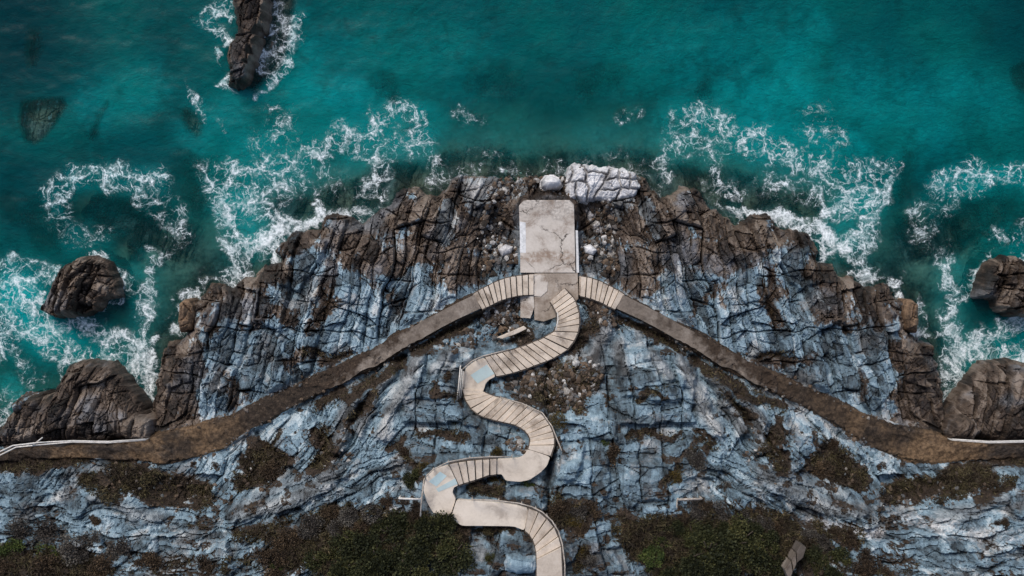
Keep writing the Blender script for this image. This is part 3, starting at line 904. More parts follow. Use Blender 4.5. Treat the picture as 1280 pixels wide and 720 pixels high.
def to_seen(su, sv):
    u, v = su.copy(), sv.copy()
    for _ in range(4):
        k = CAM_H / (CAM_H - sample(SMOOTHZ, u, v))
        u, v = 640 + (su - 640) * k, 360 + (sv - 360) * k
    return u, v


U, V = to_seen(SU, SV)
wx_ = (fbm(U / 26, V / 26, 611, 4) - .5) * 46
wy_ = (fbm(U / 26, V / 26, 621, 4) - .5) * 46
sd_ = sample(SHORE_D, U, V)
far = np.maximum(np.maximum(-160 - SU, SU - 1540), np.maximum(-160 - SV, SV - 900))
mac = sample(MACRO, U, V)
bd, bz = sample(B_D, U, V), sample(B_Z, U, V)
det, tone, crack = rock_detail(U, V)
sdn = sd_ + (fbm(U / 7, V / 7, 301, 3) - .5) * 7
soil0 = sample(SOIL, U + wx_ * .7, V + wy_ * .7)
soil0 = np.maximum(soil0 * sstep(-2, 2, bd + 1), sample(BENCH, U + wx_ * .18, V + wy_ * .18))
gap = sample(GAP, U + wx_ * .3, V + wy_ * .3)
wb = sstep(10, 1, bd)
quiet = 1 - .75 * wb
sflat = 1 - .62 * sstep(.35, .8, soil0)
rib = sample(RIB, U + wx_ * .4, V + wy_ * .4)
land = mac + .75 * rib * quiet + sample(PLAT_H, U, V) * quiet + det * quiet * sflat * (1 - .3 * rib) - gap * .55 * (1 - sstep(6, 0, bd)) + (fbm(U / 4, V / 4, 205, 3) - .5) * .22 * sstep(.3, .8, soil0)
rise = sstep(-3, 9, sdn)
edge = sstep(0, 26, sdn)
land = land * (0.55 + .45 * edge)
lim = np.where(bd < 2.5, bz - .16, 1e3)
bench = sample(BENCH, U, V) * sstep(.2, 1.2, np.abs(np.where(U > AXIS, 2 * AXIS - U, U) - 610) / 10)
lim = np.where((bd < 2.5) & (bench > .5), Z_PATH - .05 + (fbm(U / 9, V / 9, 730, 4) - .5) * .22, lim)
lim = np.where((bd >= 2.5) & (bd < 7), bz - .16 + (bd - 2.5) * .16, lim)
bsoft = bench * sstep(2, -1, bd + (fbm(U / 9, V / 9, 745, 4) - .5) * 13)
land = lerp(land, Z_PATH - .07 + (fbm(U / 28, V / 28, 731, 3) - .5) * .5 + (fbm(U / 5, V / 5, 735, 3) - .5) * .12, bsoft * .92)
land = np.minimum(land, lim)
land = np.maximum(land, .22)
shelf = sample(SHELF, U + wx_ * .8, V + wy_ * .8)
bed = -sample(BED_DEEP, U, V)
bed = bed + shelf * np.maximum(0, -bed - 1.0) * .8 + (fbm(U / 30, V / 30, 401, 4) - .5) * .8 + det * .6 * shelf
bed = bed + sstep(-26, -2, sdn) * (-bed - .75) * .75
bed = np.minimum(bed, -.3)
Z = lerp(bed, land, rise)
brown = sample(BROWN, U + wx_, V + wy_)
brown = np.maximum(brown, sstep(22, 6, sdn) * .85)
tipg = sample(strokes([(1, 24, (640, 234), (585, 234), (600, 262)), (.9, 20, (640, 300), (628, 330)), (.8, 16, (560, 260), (556, 300))]), U + wx_ * .6, V + wy_ * .6)
brown = brown * (1 - .8 * tipg)
tone = np.clip(tone - .28 * tipg, 0, 1)
brown = np.where(rise < .5, 1.0, brown)
BENCHV = sample(BENCH, U + wx_ * .3, V + wy_ * .3) * sstep(330, 250, np.where(U > AXIS, 2 * AXIS - U, U) - wx_ * 2) + .25 * sample(BENCH, U, V)
noiseS = fbm(U / 24, V / 24, 333, 4)
soilv = np.clip(soil0 + .6 * crack * sstep(.45, .62, noiseS), 0, 1)  # crack lines get the soil colour too, gated by noise
mm_ = np.where(U > AXIS, 2 * AXIS - U, U)
low_ = sstep(-4, 12, V - np.interp(mm_, [-50, 190, 300, 400, 500, 600, 700], [555, 545, 522, 478, 430, 382, 345]))
soilv = np.maximum(soilv, sstep(.56, .66, fbm(mm_ / 15, V / 11, 341, 4)) * (.25 + .40 * low_) * (.6 + .4 * sstep(.35, .6, tone * 0 + fbm(mm_ / 60, V / 60, 345, 2))))
soilv = np.where(rise < .5, 0, soilv)
white = strokes([(.62, 26, (760, 232), (740, 225)), (.52, 17, (738, 262), (748, 286)), (.55, 22, (1010, 655), (1100, 668)), (.46, 30, (1180, 668), (1260, 668), (1300, 668)), (.5, 24, (1120, 650), (1190, 655)),
                 (.4, 20, (905, 595), (960, 615))], mirror=False)
white = sample(white, U, V)
sandv = (1 - sample(np.clip(SHELF * 1.2, 0, 1), U + wx_ * .8, V + wy_ * .8)) * sstep(-6, -60, sdn + wx_ * .4) * (1 - rise)
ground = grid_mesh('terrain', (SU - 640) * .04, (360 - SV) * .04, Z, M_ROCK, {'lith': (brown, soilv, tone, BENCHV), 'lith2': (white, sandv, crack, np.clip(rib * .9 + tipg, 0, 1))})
tag(ground, 'jointed blue grey and brown rock of the sea cliff', 'terrain', kind='structure')


def ground_z(u, v):
    """height of the sheet at seen position (u, v) (nearest node)"""
    u, v = np.asarray(u, float), np.asarray(v, float)
    z = sample(SMOOTHZ, u, v)
    k = (CAM_H - z) / CAM_H
    su, sv = 640 + (u - 640) * k, 360 + (v - 360) * k
    i = np.clip(np.round((su + 60) / 1.12).astype(int), 0, len(fu) - 1) + len(out_l)
    j = np.clip(np.round((sv + 60) / 1.12).astype(int), 0, len(fv) - 1) + len(out_t)
    return Z[j, i]


# ------------------------------------------------------------------ water
wu_ = np.concatenate([out_l, np.arange(-60, 1341, 2.2), out_r])
wv_ = np.concatenate([out_t, np.arange(-60, 640, 2.2)])
WU, WV = np.meshgrid(wu_, wv_)
wz = (fbm(WU / 60, WV / 40, 501, 3) - .5) * .14 + (fbm(WU / 9, WV / 7, 505, 3) - .5) * .022
fx_ = (fbm(WU / 17, WV / 17, 631, 3) - .5) * 20
fy_ = (fbm(WU / 17, WV / 17, 641, 3) - .5) * 20
fm = sample(FOAM, WU + fx_, WV + fy_)
wz += fm * .05
dp = np.clip(sample(BED_DEEP, WU, WV) / 5.5, 0, 1)
wwx = (fbm(WU / 26, WV / 26, 611, 4) - .5) * 40
wwy = (fbm(WU / 26, WV / 26, 621, 4) - .5) * 40
dp = dp * (1 - .62 * sample(SHELF, WU + wwx, WV + wwy)) * (.35 + .65 * sstep(0, 30, -sample(SHORE_D, WU, WV)))
for poly_, zt_ in SUNK + [(TALL, -.12)]:
    k_in = sstep(-5, 9, sdist(WU, WV, poly_))
    dp = lerp(dp, np.minimum(dp, -zt_ / 5.5 + .03), k_in)
water = grid_mesh('sea_water', (WU - 640) * .04, (360 - WV) * .04, wz, M_WATER, {'sea': (fm, np.clip(np.maximum(sample(AERATE, WU, WV), .75 * sample(blur(FOAM, 2), WU, WV)), 0, 1), dp, sample(DARKSEA, WU, WV))}, smooth=True)
tag(water, 'teal sea with lacy white foam', 'sea', kind='structure')


# ------------------------------------------------------------------ rocks that stand free of the cliff
def rock_thing(name, label, cat, poly, ztop, zbase, seed, k=12, crack_brown=0.0, ochre=0.0, brown=1.0, white=0.0, soil=0.0, amp=1.0, group=None, wts=(1, 0, 0, 0), lean=(0, 0), bottom=-2.6, step=1.0, holes=None, tone_add=0.0, edge=5.0, mat=None):
    us, vs = [p[0] for p in poly], [p[1] for p in poly]
    u0, u1, v0, v1 = min(us) - 10, max(us) + 10, min(vs) - 10, max(vs) + 10
    uu, vv = np.meshgrid(np.arange(u0, u1 + step, step), np.arange(v0, v1 + step, step))
    d = sdist(uu, vv, poly) + (fbm(uu / 6, vv / 6, 600 + seed, 3) - .5) * edge
    one = np.ones(uu.shape)
    h, t, cr = rock_detail(uu, vv, True, seed, tuple(one * w for w in wts))
    prof = 1 - np.exp(-np.maximum(d, 0) / k)
    z = zbase + (ztop - zbase) * prof + h * amp * sstep(0, 8, d)
    z = z + lean[0] * (uu - np.mean(us)) / (u1 - u0) + lean[1] * (vv - np.mean(vs)) / (v1 - v0)
    if holes is not None:
        z = z - holes(uu, vv)
    z = np.where(d < 0, lerp(z, bottom, sstep(0, -edge, d)), z)
    zm = ztop * .7
    cx, cy, _ = P((u0 + u1) / 2, (v0 + v1) / 2, zm)
    s = (CAM_H - zm) / F
    o = grid_mesh(name, (uu - 640) * s - cx, (360 - vv) * s - cy, z - bottom, mat or M_ROCK,
                  {'lith': (one * brown, np.maximum(one * soil, crack_brown * cr), np.clip(t + tone_add, 0, 1), one * ochre), 'lith2': (one * white, one * 0, cr)}, keep=d > -edge - 1)  # crack lines are coloured dark brown by the given amount
    o.location = (cx, cy, bottom)
    return tag(o, label, cat, group)





rock_thing('sea_rock', 'brown jagged rock rising from white foam near the left edge of the sea', 'rock', LROCK, 1.7, .8, 3, 5, amp=1.35, lean=(-.3, .5))
rock_thing('sea_rock', 'brown jagged rock cut off by the right edge of the photo, surrounded by foam', 'rock', mir(LROCK), 1.7, .8, 4, 5, amp=1.35, lean=(.3, .5))
rock_thing('sea_rock', 'long dark brown reef with foam washing over its flank at the top edge', 'rock', TALL, 1.7, .35, 5, 7, amp=.7,
           holes=lambda u, v: 1.95 * sstep(-3, 9, u - np.interp(v, [-60, 0, 20, 44, 74, 97, 112, 130], [336, 332, 328, 321, 312, 306, 294, 286]) + (vnoise(u / 6, v / 6, 9) - .5) * 10))
rock_thing('shore_boulder', 'large smooth brown boulder on the shore above the left white railing', 'boulder', BLOW, 2.9, 1.6, 6, 6, amp=.8, lean=(0, 1.5), tone_add=.06)
rock_thing('shore_boulder', 'large smooth brown boulder on the shore above the right white railing', 'boulder', mir(BLOW), 2.9, 1.6, 7, 6, amp=.8, lean=(0, 1.5), tone_add=.06)
SB1 = [(156, 524), (168, 519), (187, 526), (189, 548), (160, 548), (152, 538)]
SB2 = [(-14, 548), (2, 534), (12, 516), (30, 496), (50, 492), (60, 500), (54, 522), (40, 534), (30, 548), (0, 556)]
SB3 = [(18, 505), (28, 496), (36, 499), (33, 512), (22, 517)]
rock_thing('shore_boulder', 'squarish tan rock at the inner foot of the left shore boulder', 'boulder', SB1, 3.9, 3.0, 61, 4, amp=.5, tone_add=.35, bottom=1.0)
rock_thing('shore_boulder', 'squarish tan rock at the inner foot of the right shore boulder', 'boulder', mir(SB1), 3.9, 3.0, 62, 4, amp=.5, tone_add=.35, bottom=1.0)
rock_thing('shore_boulder', 'dark slab leaning on the outer side of the left shore boulder', 'boulder', SB2, 3.0, 1.6, 63, 5, amp=.8, lean=(.8, .9), tone_add=-.1)
rock_thing('shore_boulder', 'dark slab leaning on the outer side of the right shore boulder', 'boulder', mir(SB2), 3.0, 1.6, 64, 5, amp=.8, lean=(-.8, .9), tone_add=-.1)
rock_thing('shore_boulder', 'small pinkish grey stone on the dark slab at the left edge', 'boulder', SB3, 3.5, 2.8, 65, 3, brown=.6, white=.2, amp=.3, bottom=1.2, tone_add=.2)
rock_thing('rock_pinnacle', 'small orange brown rock knob jutting from the left shore', 'rock', KNOB, 2.5, 1.3, 8, 4, amp=.6, edge=2.5, mat=M_OCHRE)
rock_thing('rock_pinnacle', 'small orange brown rock knob jutting from the right shore', 'rock', mir(KNOB), 2.5, 1.3, 9, 4, amp=.6, edge=2.5, mat=M_OCHRE)
WROCK = [(708, 214), (711, 208), (719, 203.5), (727, 206), (741, 206), (749, 209), (763, 208), (778, 209.5), (787, 214), (796, 217), (797, 226), (801, 233), (796, 242), (786, 247), (772, 248), (763, 252), (744, 248), (733, 254), (720, 250), (711, 251), (706, 240), (708, 228)]
WCRACK = [[(742, 250), (749, 237), (756, 226), (764, 209)], [(728, 206), (733, 216), (731, 226), (736, 238), (733, 252)], [(708, 229), (721, 226), (733, 228)], [(756, 226), (771, 222), (788, 224), (799, 222)], [(749, 237), (765, 238), (780, 234), (800, 237)],
          [(776, 210), (772, 222), (776, 235), (771, 248)], [(733, 216), (745, 214), (758, 217)], [(786, 214), (789, 224), (786, 236)], [(713, 206), (716, 216), (712, 228)], [(720, 226), (719, 240), (722, 250)]]


def wcracks(u, v):
    a, b = u + (fbm(u / 5, v / 5, 881, 2) - .5) * 3.2, v + (fbm(u / 5, v / 5, 882, 2) - .5) * 3.2
    d = np.minimum.reduce([seg_dist(a, b, ln) for ln in WCRACK])
    ids = sum(((a - ln[0][0]) * (ln[-1][1] - ln[0][1]) - (b - ln[0][1]) * (ln[-1][0] - ln[0][0]) > 0) * (.5 ** k) for k, ln in enumerate(WCRACK[:5]))
    return .42 * sstep(2.0, .3, d) + .16 * ids


rock_thing('rock_outcrop', 'white cracked rock outcrop at the seaward end of the concrete jetty', 'rock', WROCK, 1.95, 1.35, 19, 4, .8, brown=.12, white=.72, amp=.42, wts=(0, .6, 0, .4), tone_add=.14, holes=wcracks)
WB = [(678, 226), (683, 221), (692, 220.5), (700, 224), (701, 230), (696, 235), (684, 235.5), (679, 232)]
rock_thing('white_boulder', 'single smooth white boulder lying in the rubble before the jetty', 'boulder', WB, 2.0, 1.4, 12, 4, brown=0, white=.9, amp=.06, edge=2.0, bottom=.6, step=.7, tone_add=.15)
BB = [(629, 689), (634, 680), (650, 679), (668, 684), (671, 694), (667, 703), (645, 704), (631, 699)]
rock_thing('rock_block', 'pale blue rock block in the last bend of the winding stairs', 'rock', BB, 10.6, 10.0, 13, 4, brown=0, amp=.3, edge=3.0, bottom=8.6, wts=(0, 0, 0, 1), tone_add=.1)
for (poly, zt), lab, sdx in zip(SUNK, [
    'broad pale brown boulder under water near the left edge', 'small brown boulder under water beside a thin line of foam', 'narrow brown rock ridge under water, the slimmest of the sunken rocks',
    'dim dark sunken rock in the upper left corner of the sea', 'dark sunken rock at the right edge of the sea'], (14, 15, 16, 17, 18)):
    rock_thing('sunken_rock', lab, 'rock', poly, zt + .1, zt - .5, sdx, 9, amp=.3, bottom=-6.0, group='rocks under water', brown=.75, white=.12, tone_add=.7)

# ------------------------------------------------------------------ stairs and jetty
stair = empty('winding_staircase', P(660, 520, Z1), 'long winding pale concrete staircase zigzagging down the blue rock to the jetty', 'staircase')


def flight(L, R, z0, rise, parent, gap=.125, mat=None, jitter=.02):
    n = len(L)
    for i in range(n - 1):
        zt = z0 + rise * (i + 1)
        a, b, c, d = L[i], R[i], R[i + 1], L[i + 1]
        g = gap if i < n - 2 else .06
        c2 = (lerp(c[0], b[0], g), lerp(c[1], b[1], g))
        d2 = (lerp(d[0], a[0], g), lerp(d[1], a[1], g))
        j = lambda p: (p[0] + random.uniform(-.25, .25), p[1] + random.uniform(-.25, .25))
        mb = MB()
        mb.plan([j(a), j(b), j(c2), j(d2)], zt - .42, zt + random.uniform(-jitter, jitter))
        mb.build('step', mat or M_STEP, parent, .018)


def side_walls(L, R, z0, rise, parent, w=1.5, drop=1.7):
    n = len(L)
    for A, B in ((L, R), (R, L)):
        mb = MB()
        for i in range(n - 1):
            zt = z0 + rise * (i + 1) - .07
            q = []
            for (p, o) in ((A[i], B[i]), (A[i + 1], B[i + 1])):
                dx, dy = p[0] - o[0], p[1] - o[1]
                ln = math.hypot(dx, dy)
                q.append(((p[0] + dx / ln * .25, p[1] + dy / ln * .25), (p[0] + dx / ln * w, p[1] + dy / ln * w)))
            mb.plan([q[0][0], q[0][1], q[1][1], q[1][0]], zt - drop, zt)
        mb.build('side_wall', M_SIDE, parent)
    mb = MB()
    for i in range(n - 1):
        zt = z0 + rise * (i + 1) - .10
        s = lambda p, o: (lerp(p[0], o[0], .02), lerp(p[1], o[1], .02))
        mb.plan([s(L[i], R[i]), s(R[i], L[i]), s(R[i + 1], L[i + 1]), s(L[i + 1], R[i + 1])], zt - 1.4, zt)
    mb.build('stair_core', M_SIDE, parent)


def chaikin(poly, n=1, r=.16):
    for _ in range(n):
        q = []
        for a, b in zip(poly, poly[1:] + poly[:1]):
            q += [(lerp(a[0], b[0], r), lerp(a[1], b[1], r)), (lerp(b[0], a[0], r), lerp(b[1], a[1], r))]
        poly = q
    return poly


def slab(poly, z, thick, name, mat, parent, bevel=.02):
    mb = MB()
    mb.plan(poly, z - thick, z)
    return mb.build(name, mat, parent, bevel)


for L, R, z0 in ((FL1_L, FL1_R, Z_PLAT), (FL2_L, FL2_R, Z1), (FL3_L, FL3_R, Z2), (FL5_L, FL5_R, Z4)):
    flight(L, R, z0, RISE, stair)
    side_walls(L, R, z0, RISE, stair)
LANDS = []
for poly, z in ((LAND1, Z1), (LAND2, Z2), (LAND3, Z3), (RAMP4, Z4)):
    cx = sum(p[0] for p in poly) / len(poly)
    cy = sum(p[1] for p in poly) / len(poly)
    LANDS.append(slab(chaikin([(lerp(p[0], cx, .004), lerp(p[1], cy, .004)) for p in poly], 2, .12), z + .012, 1.5, 'landing', M_LAND, stair))
slab([(588, 469), (608.5, 455.6), (618, 467), (597, 479.4)], Z1 + .024, .02, 'painted_patch', M_PALE, LANDS[0], 0)
slab([(536, 602), (550, 589.5), (558.5, 595), (545.5, 608)], Z3 + .024, .02, 'painted_patch', M_PALE, LANDS[2], 0)
slab([(545, 611), (569, 598), (572, 605), (548, 615)], Z3 + .024, .02, 'painted_patch', M_PALE, LANDS[2], 0)


def rail(pts, z0, z1, r, parent, mat, name='handrail', posts=0, hgt=.85, extra=None):
    n = len(pts)
    q = [P(u, v, lerp(z0, z1, i / max(1, n - 1))) for i, (u, v) in enumerate(pts)]
    mb = MB()
    mb.tube(q, r)
    bar = mb.build(name, mat, parent, smooth=True)
    if posts:
        for k in range(posts):
            t = k / max(1, posts - 1) * (n - 1)
            i = min(int(t), n - 2)
            p = np.array(q[i]) * (1 - t + i) + np.array(q[i + 1]) * (t - i)
            mb = MB()
            mb.tube([p, (p[0], p[1], p[2] - hgt)], r * .9)
            mb.build('post', mat, bar, smooth=True)


rail([(697, 391), (697.5, 400), (695, 412)], Z_PLAT + 1.9, Z_PLAT + 2.5, .03, stair, M_PIPE, posts=3)
rail([(636, 437), (620, 441), (604, 445), (590, 451.5), (579, 461)], Z1 + .2, Z1 + .7, .028, stair, M_BPIPE, posts=4)
for k in range(3):
    rail([(575.5 + k * 1.8, 458 + k * 3), (573 + k * 2.2, 485), (570 + k * 2.6, 507 - k * 4)], Z1 + .8 - k * .3, Z1 + .8 - k * .3, .03, stair, M_PIPE, posts=2 if k == 0 else 0, hgt=1.3)
rail([(626, 497), (652, 504), (678, 516), (690, 533), (696, 548), (702, 563)], Z1 + 1.4, Z2 + .5, .028, stair, M_BPIPE, posts=5)
rail([(533, 595), (541, 587), (560, 577.5), (587, 572.5), (612, 571), (640, 571)], Z3 + .75, Z2 + .75, .028, stair, M_BPIPE, posts=6)
rail([(530, 600), (527.5, 620), (525.5, 645)], Z3 + .8, Z3 + .8, .035, stair, M_BPIPE, posts=3)
rail([(590, 624.5), (620, 625.5), (648, 629), (665, 633.5), (678, 640), (690, 651), (698, 664), (703, 680), (706, 705), (706.5, 742)], Z4 + .7, Z5 + .8, .03, stair, M_BPIPE, posts=9)
o = empty('pipe_rail', P(512, 623.5, Z3), 'short pale pipe rail reaching over scrub left of the lower stair landing', 'railing')
rail([(499, 623), (512, 623.6), (526, 624)], Z3 + .8, Z3 + .8, .045, o, M_PIPE, 'rail', posts=2)
o = empty('pipe_rail', P(862, 624, 8.8), 'short pale pipe rail standing in scrub on the right slope', 'railing')
rail([(848, 624.5), (862, 624), (877, 623.5)], 9.1, 9.1, .05, o, M_BPIPE, 'rail', posts=2)
rail([(846.5, 624.5), (846, 634), (846.5, 644)], 9.05, 9.0, .03, o, M_BPIPE, 'rail')

jet = empty('concrete_jetty', P(685, 300, Z_PLAT), 'weathered concrete jetty slab with cracks and rust brown stains in the middle of the shore', 'jetty')
slab([(648.8, 257), (655, 250), (712, 250), (717.6, 256), (718.6, 300), (719.5, 341), (650.5, 341), (650, 300)], Z_PLAT + .03, 1.3, 'deck_slab', M_PLAT, jet, .03)
slab([(667.5, 341.6), (722.3, 341.6), (723, 374), (712, 382), (702, 387), (694, 397), (680, 402), (668, 400)], Z_PLAT - .01, 1.0, 'lower_slab', mat_concrete('stained_concrete', (.17, .135, .105), (.38, .32, .265), (.62, .57, .51), (.13, .09, .062), .8, .8, 9), jet, .03)
slab([(667, 343), (681, 343.5), (685, 352), (684, 364), (676, 371), (667, 370)], Z_PLAT + .03, .3, 'patch_slab', M_PLAT, jet, .02)
slab([(650.5, 369), (667, 369), (668, 384), (663, 398), (650.5, 397)], Z_PLAT + .02, .9, 'side_slab', M_PLAT, jet, .02)
slab([(649.5, 277), (657, 278), (657.5, 316), (650, 316)], Z_PLAT + .042, .3, 'painted_edge', M_WHITE, jet, .006)
slab([(719.4, 288), (722.4, 288), (724, 341), (720.6, 341)], Z_PLAT - .06, .8, 'edge_kerb', M_WHITE, jet, .02)
slab([(621, 422), (640, 414), (655, 407.5), (658.5, 411), (645, 417.5), (628, 423.5)], 3.75, .7, 'concrete_slab', M_LAND, None, .03)
o = bpy.data.objects['concrete_slab']
tag(o, 'narrow broken concrete slab lying on dark rocks inside the first stair bend', 'slab')

for sgn, lab in ((0, 'curved concrete steps linking the jetty to the left path'), (1, 'curved concrete steps linking the jetty to the right path')):
    N_, S_ = (FLS_N, FLS_S) if not sgn else ([(2 * AXIS - a, b) for a, b in FLS_N], [(2 * AXIS - a, b) for a, b in FLS_S])
    if sgn:
        N_, S_ = N_[2:], S_[2:]
        N_[0], S_[0] = (724.5, 345), (724.5, 368)
    o = empty('curved_steps', P(N_[4][0], 362, Z_PATH - .6), lab, 'steps')
    L_, R_ = (N_, S_) if not sgn else (S_, N_)
    rs = (Z_PATH - Z_PLAT) / (len(N_) - 1)
    flight(L_, R_, Z_PLAT, rs, o, .16)
    side_walls(L_, R_, Z_PLAT, rs, o, 1.2, 1.2)

# paths: a concrete ribbon first, then trodden soil
for sgn in (0, 1):
    N_, S_ = PATH_N, PATH_S
    nn = 7
    us = np.linspace(0, nn - 1, 150)
    kk = np.linspace(0, 1, 14)
    A = np.array(N_[:nn], float)
    B = np.array(S_[:nn], float)
    ii = np.arange(nn)
    ax, ay = np.interp(us, ii, A[:, 0]), np.interp(us, ii, A[:, 1])
    bx, by = np.interp(us, ii, B[:, 0]), np.interp(us, ii, B[:, 1])
    wob = (fbm(us * 3, us * 0, 700, 3) - .5) * .16 * sstep(.8, 4, us)
    e0 = (fbm(us * 2.6, us * 0, 701, 3) - .5) * .42 * sstep(1.2, 4, us)
    e1 = (fbm(us * 2.6, us * 0 + 5, 702, 3) - .5) * .42 * sstep(1.2, 4, us)
    kx = -e0[:, None] * 1 + kk[None] * (1 + e0 + e1)[:, None]
    uu = ax[:, None] + (bx - ax)[:, None] * kx
    vv = ay[:, None] + (by - ay)[:, None] * kx
    if sgn:
        uu = 2 * AXIS - uu
    zz = Z_PATH + .02 + (fbm(uu / 9, vv / 9, 710, 3) - .5) * .05 + np.where((kk[None] == 0) | (kk[None] == 1), -.9, 0) - .25 * sstep(4.9, 6, us[:, None] + (fbm(uu / 8, vv / 8, 740, 3) - .5) * 1.4) - .12 * sstep(.46, .70, us[:, None] / 7.5 - .12 + (fbm(uu / 11, vv / 11, 720, 4) - .5) * .9)
    s = (CAM_H - Z_PATH) / F
    X, Y = (uu - 640) * s, (360 - vv) * s
    o = grid_mesh('path', X, Y, zz, M_PATH, {'wear': ((us[:, None] / 6) ** 1.3 * .75 + .42 * (1 - kk[None]) * sstep(1, 3, us[:, None]), 0 * uu)})
    tag(o, ('brown concrete path slanting down to the left' if not sgn else 'brown concrete path slanting down to the right'), 'path', kind='structure')

# white railings along the path ends
for sgn, lab in ((0, 'white pipe railing along the left end of the cliff path'), (1, 'white pipe railing along the right end of the cliff path')):
    q = [(-30, 582), (0, 569), (20, 559), (50, 556), (91, 552.5), (135, 553.5), (181, 550)]
    q2 = [(-30, 579), (0, 564.5), (16, 557), (50, 553), (91, 551), (135, 552), (182, 549)]
    m_ = (lambda p: p) if not sgn else (lambda p: (2 * AXIS - p[0], p[1]))
    o = empty('white_railing', P(*m_((90, 553)), Z_PATH), lab, 'railing')
    rail([m_(p) for p in q], Z_PATH + .55, Z_PATH + .5, .035, o, M_PIPE, 'rail', posts=6, hgt=.9)
    rail([m_(p) for p in q2], Z_PATH + 1.0, Z_PATH + .95, .035, o, M_PIPE, 'rail')
    rail([m_((41, 556.5)), m_((53, 547))], Z_PATH + .55, Z_PATH + 1.3, .03, o, M_PIPE, 'brace')

# fragment of old steps at the bottom right
o = empty('broken_steps', P(990, 700, 9.4), 'fragment of brown concrete steps in the scrub at the bottom right', 'steps')
for k, poly in enumerate([[(996, 690), (1001, 681), (1008, 684), (1004, 697), (996, 704)], [(990, 700), (995, 691), (995.5, 705), (992, 714)], [(981, 712), (989, 702), (991, 715), (987, 726)]]):
    slab(poly, 9.75 + .12 * k, 1.2, 'step', M_PATH if k else M_SIDE, o, .03)

# ------------------------------------------------------------------ loose stones
def stones(name, spots, label, parent=None):
    """spots: (u, v, size, tint)"""
    base = []
    import bmesh
    for s in range(6):
        bm = bmesh.new()
        bmesh.ops.create_icosphere(bm, subdivisions=1, radius=1)
        rr = np.random.default_rng(40 + s)
        for _ in range(5):
            n = rr.normal(size=3)
            n /= np.linalg.norm(n)
            k = rr.uniform(.45, .8)
            for vtx in bm.verts:
                d_ = vtx.co.x * n[0] + vtx.co.y * n[1] + vtx.co.z * n[2]
                if d_ > k:
                    for a in range(3):
                        vtx.co[a] -= (d_ - k) * n[a]
        bm.verts.index_update()
        base.append((np.array([v.co[:] for v in bm.verts]), np.array([[v.index for v in f.verts] for f in bm.faces])))
        bm.free()
    vs, fs, ts, off = [], [], [], 0
    su = np.array([p[0] for p in spots])
    sv = np.array([p[1] for p in spots])
    gz = ground_z(su, sv)
    for i, (u, v, size, tint) in enumerate(spots):
        b, f = base[int(rng.integers(0, 6))]
        sc_ = size * rng.uniform(.6, 1.25, 3)
        sc_[2] *= .75
        a = rng.uniform(0, 6.28)
        c, s = math.cos(a), math.sin(a)
        q = b * sc_
        q = np.stack([q[:, 0] * c - q[:, 1] * s, q[:, 0] * s + q[:, 1] * c, q[:, 2] + q[:, 0] * rng.uniform(-.4, .4)], 1)
        x, y, z = P(u, v, gz[i])
        vs.append(q + (x, y, z + size * .12))
        fs.append(f + off)
        ts.append(np.full(len(b), tint))
        off += len(b)
    vs, fs, ts = np.concatenate(vs), np.concatenate(fs), np.concatenate(ts)
    me = bpy.data.meshes.new(name)
    me.from_pydata(vs.tolist(), [], fs.tolist())
    at = me.attributes.new('tint', 'FLOAT_COLOR', 'POINT')
    at.data.foreach_set('color', np.stack([ts, ts, ts, np.ones_like(ts)], 1).astype(np.float32).reshape(-1))
    me.materials.append(M_STONE)
    o = link(bpy.data.objects.new(name, me))
    return tag(o, label, 'rubble', kind='stuff')


def scatter(n, line, r, smin, smax, mirror=False, pale=.12):
    out = []
    line = np.array(line, float)
    seg = np.hypot(*(line[1:] - line[:-1]).T) + .1
    for _ in range(n):
        i = rng.choice(len(seg), p=seg / seg.sum())
        p = line[i] + (line[i + 1] - line[i]) * rng.random()
        a, d_ = rng.uniform(0, 6.28), r * math.sqrt(rng.random())
        u, v = p[0] + math.cos(a) * d_, p[1] + math.sin(a) * d_
        if sample(B_D, np.array([u]), np.array([v]))[0] < 2.5:
            continue
        t = rng.uniform(.85, 1) if rng.random() < pale else rng.uniform(.0, .62)
        s = smin + (smax - smin) * .75 * rng.random() ** 4
        s *= rng.uniform(.7, 1.0)
        out.append((u, v, s, t))
        if mirror:
            out.append((2 * AXIS - u, v, s, t))
    return out


sp = scatter(900, [(632, 226), (618, 262), (610, 300), (612, 336)], 15, .04, .30, True, .16)
sp += scatter(120, [(634, 300), (640, 330)], 10, .05, .3, True, .12)
sp += scatter(300, [(655, 226), (705, 232), (706, 243)], 13, .04, .26, False, .12)
sp += scatter(110, [(640, 224), (652, 240)], 9, .05, .25, False, .1)
sp += scatter(600, [(610, 396), (650, 384), (640, 405)], 16, .05, .3, False, .2)
sp += scatter(200, [(745, 384), (775, 404)], 15, .05, .3, False, .12)
stones('rubble', sp, 'rust brown loose stones beside the jetty and curved steps')
sp = scatter(900, [(640, 478), (680, 468), (710, 480), (735, 470)], 24, .05, .34, False, .08)
sp += scatter(120, [(690, 500), (735, 505)], 14, .05, .3, False, .1)
sp += scatter(110, [(590, 420), (560, 432), (660, 416)], 12, .08, .4, False, .04)
sp += scatter(70, [(640, 554), (660, 560)], 9, .08, .36, False, .15)
sp += scatter(260, [(130, 585), (200, 615), (260, 628), (330, 610)], 26, .04, .26, True, .05)
sp += scatter(200, [(300, 580), (420, 545), (410, 590)], 24, .04, .22, True, .06)
sp += scatter(260, [(540, 410), (470, 450), (395, 480)], 20, .03, .16, True, .1)
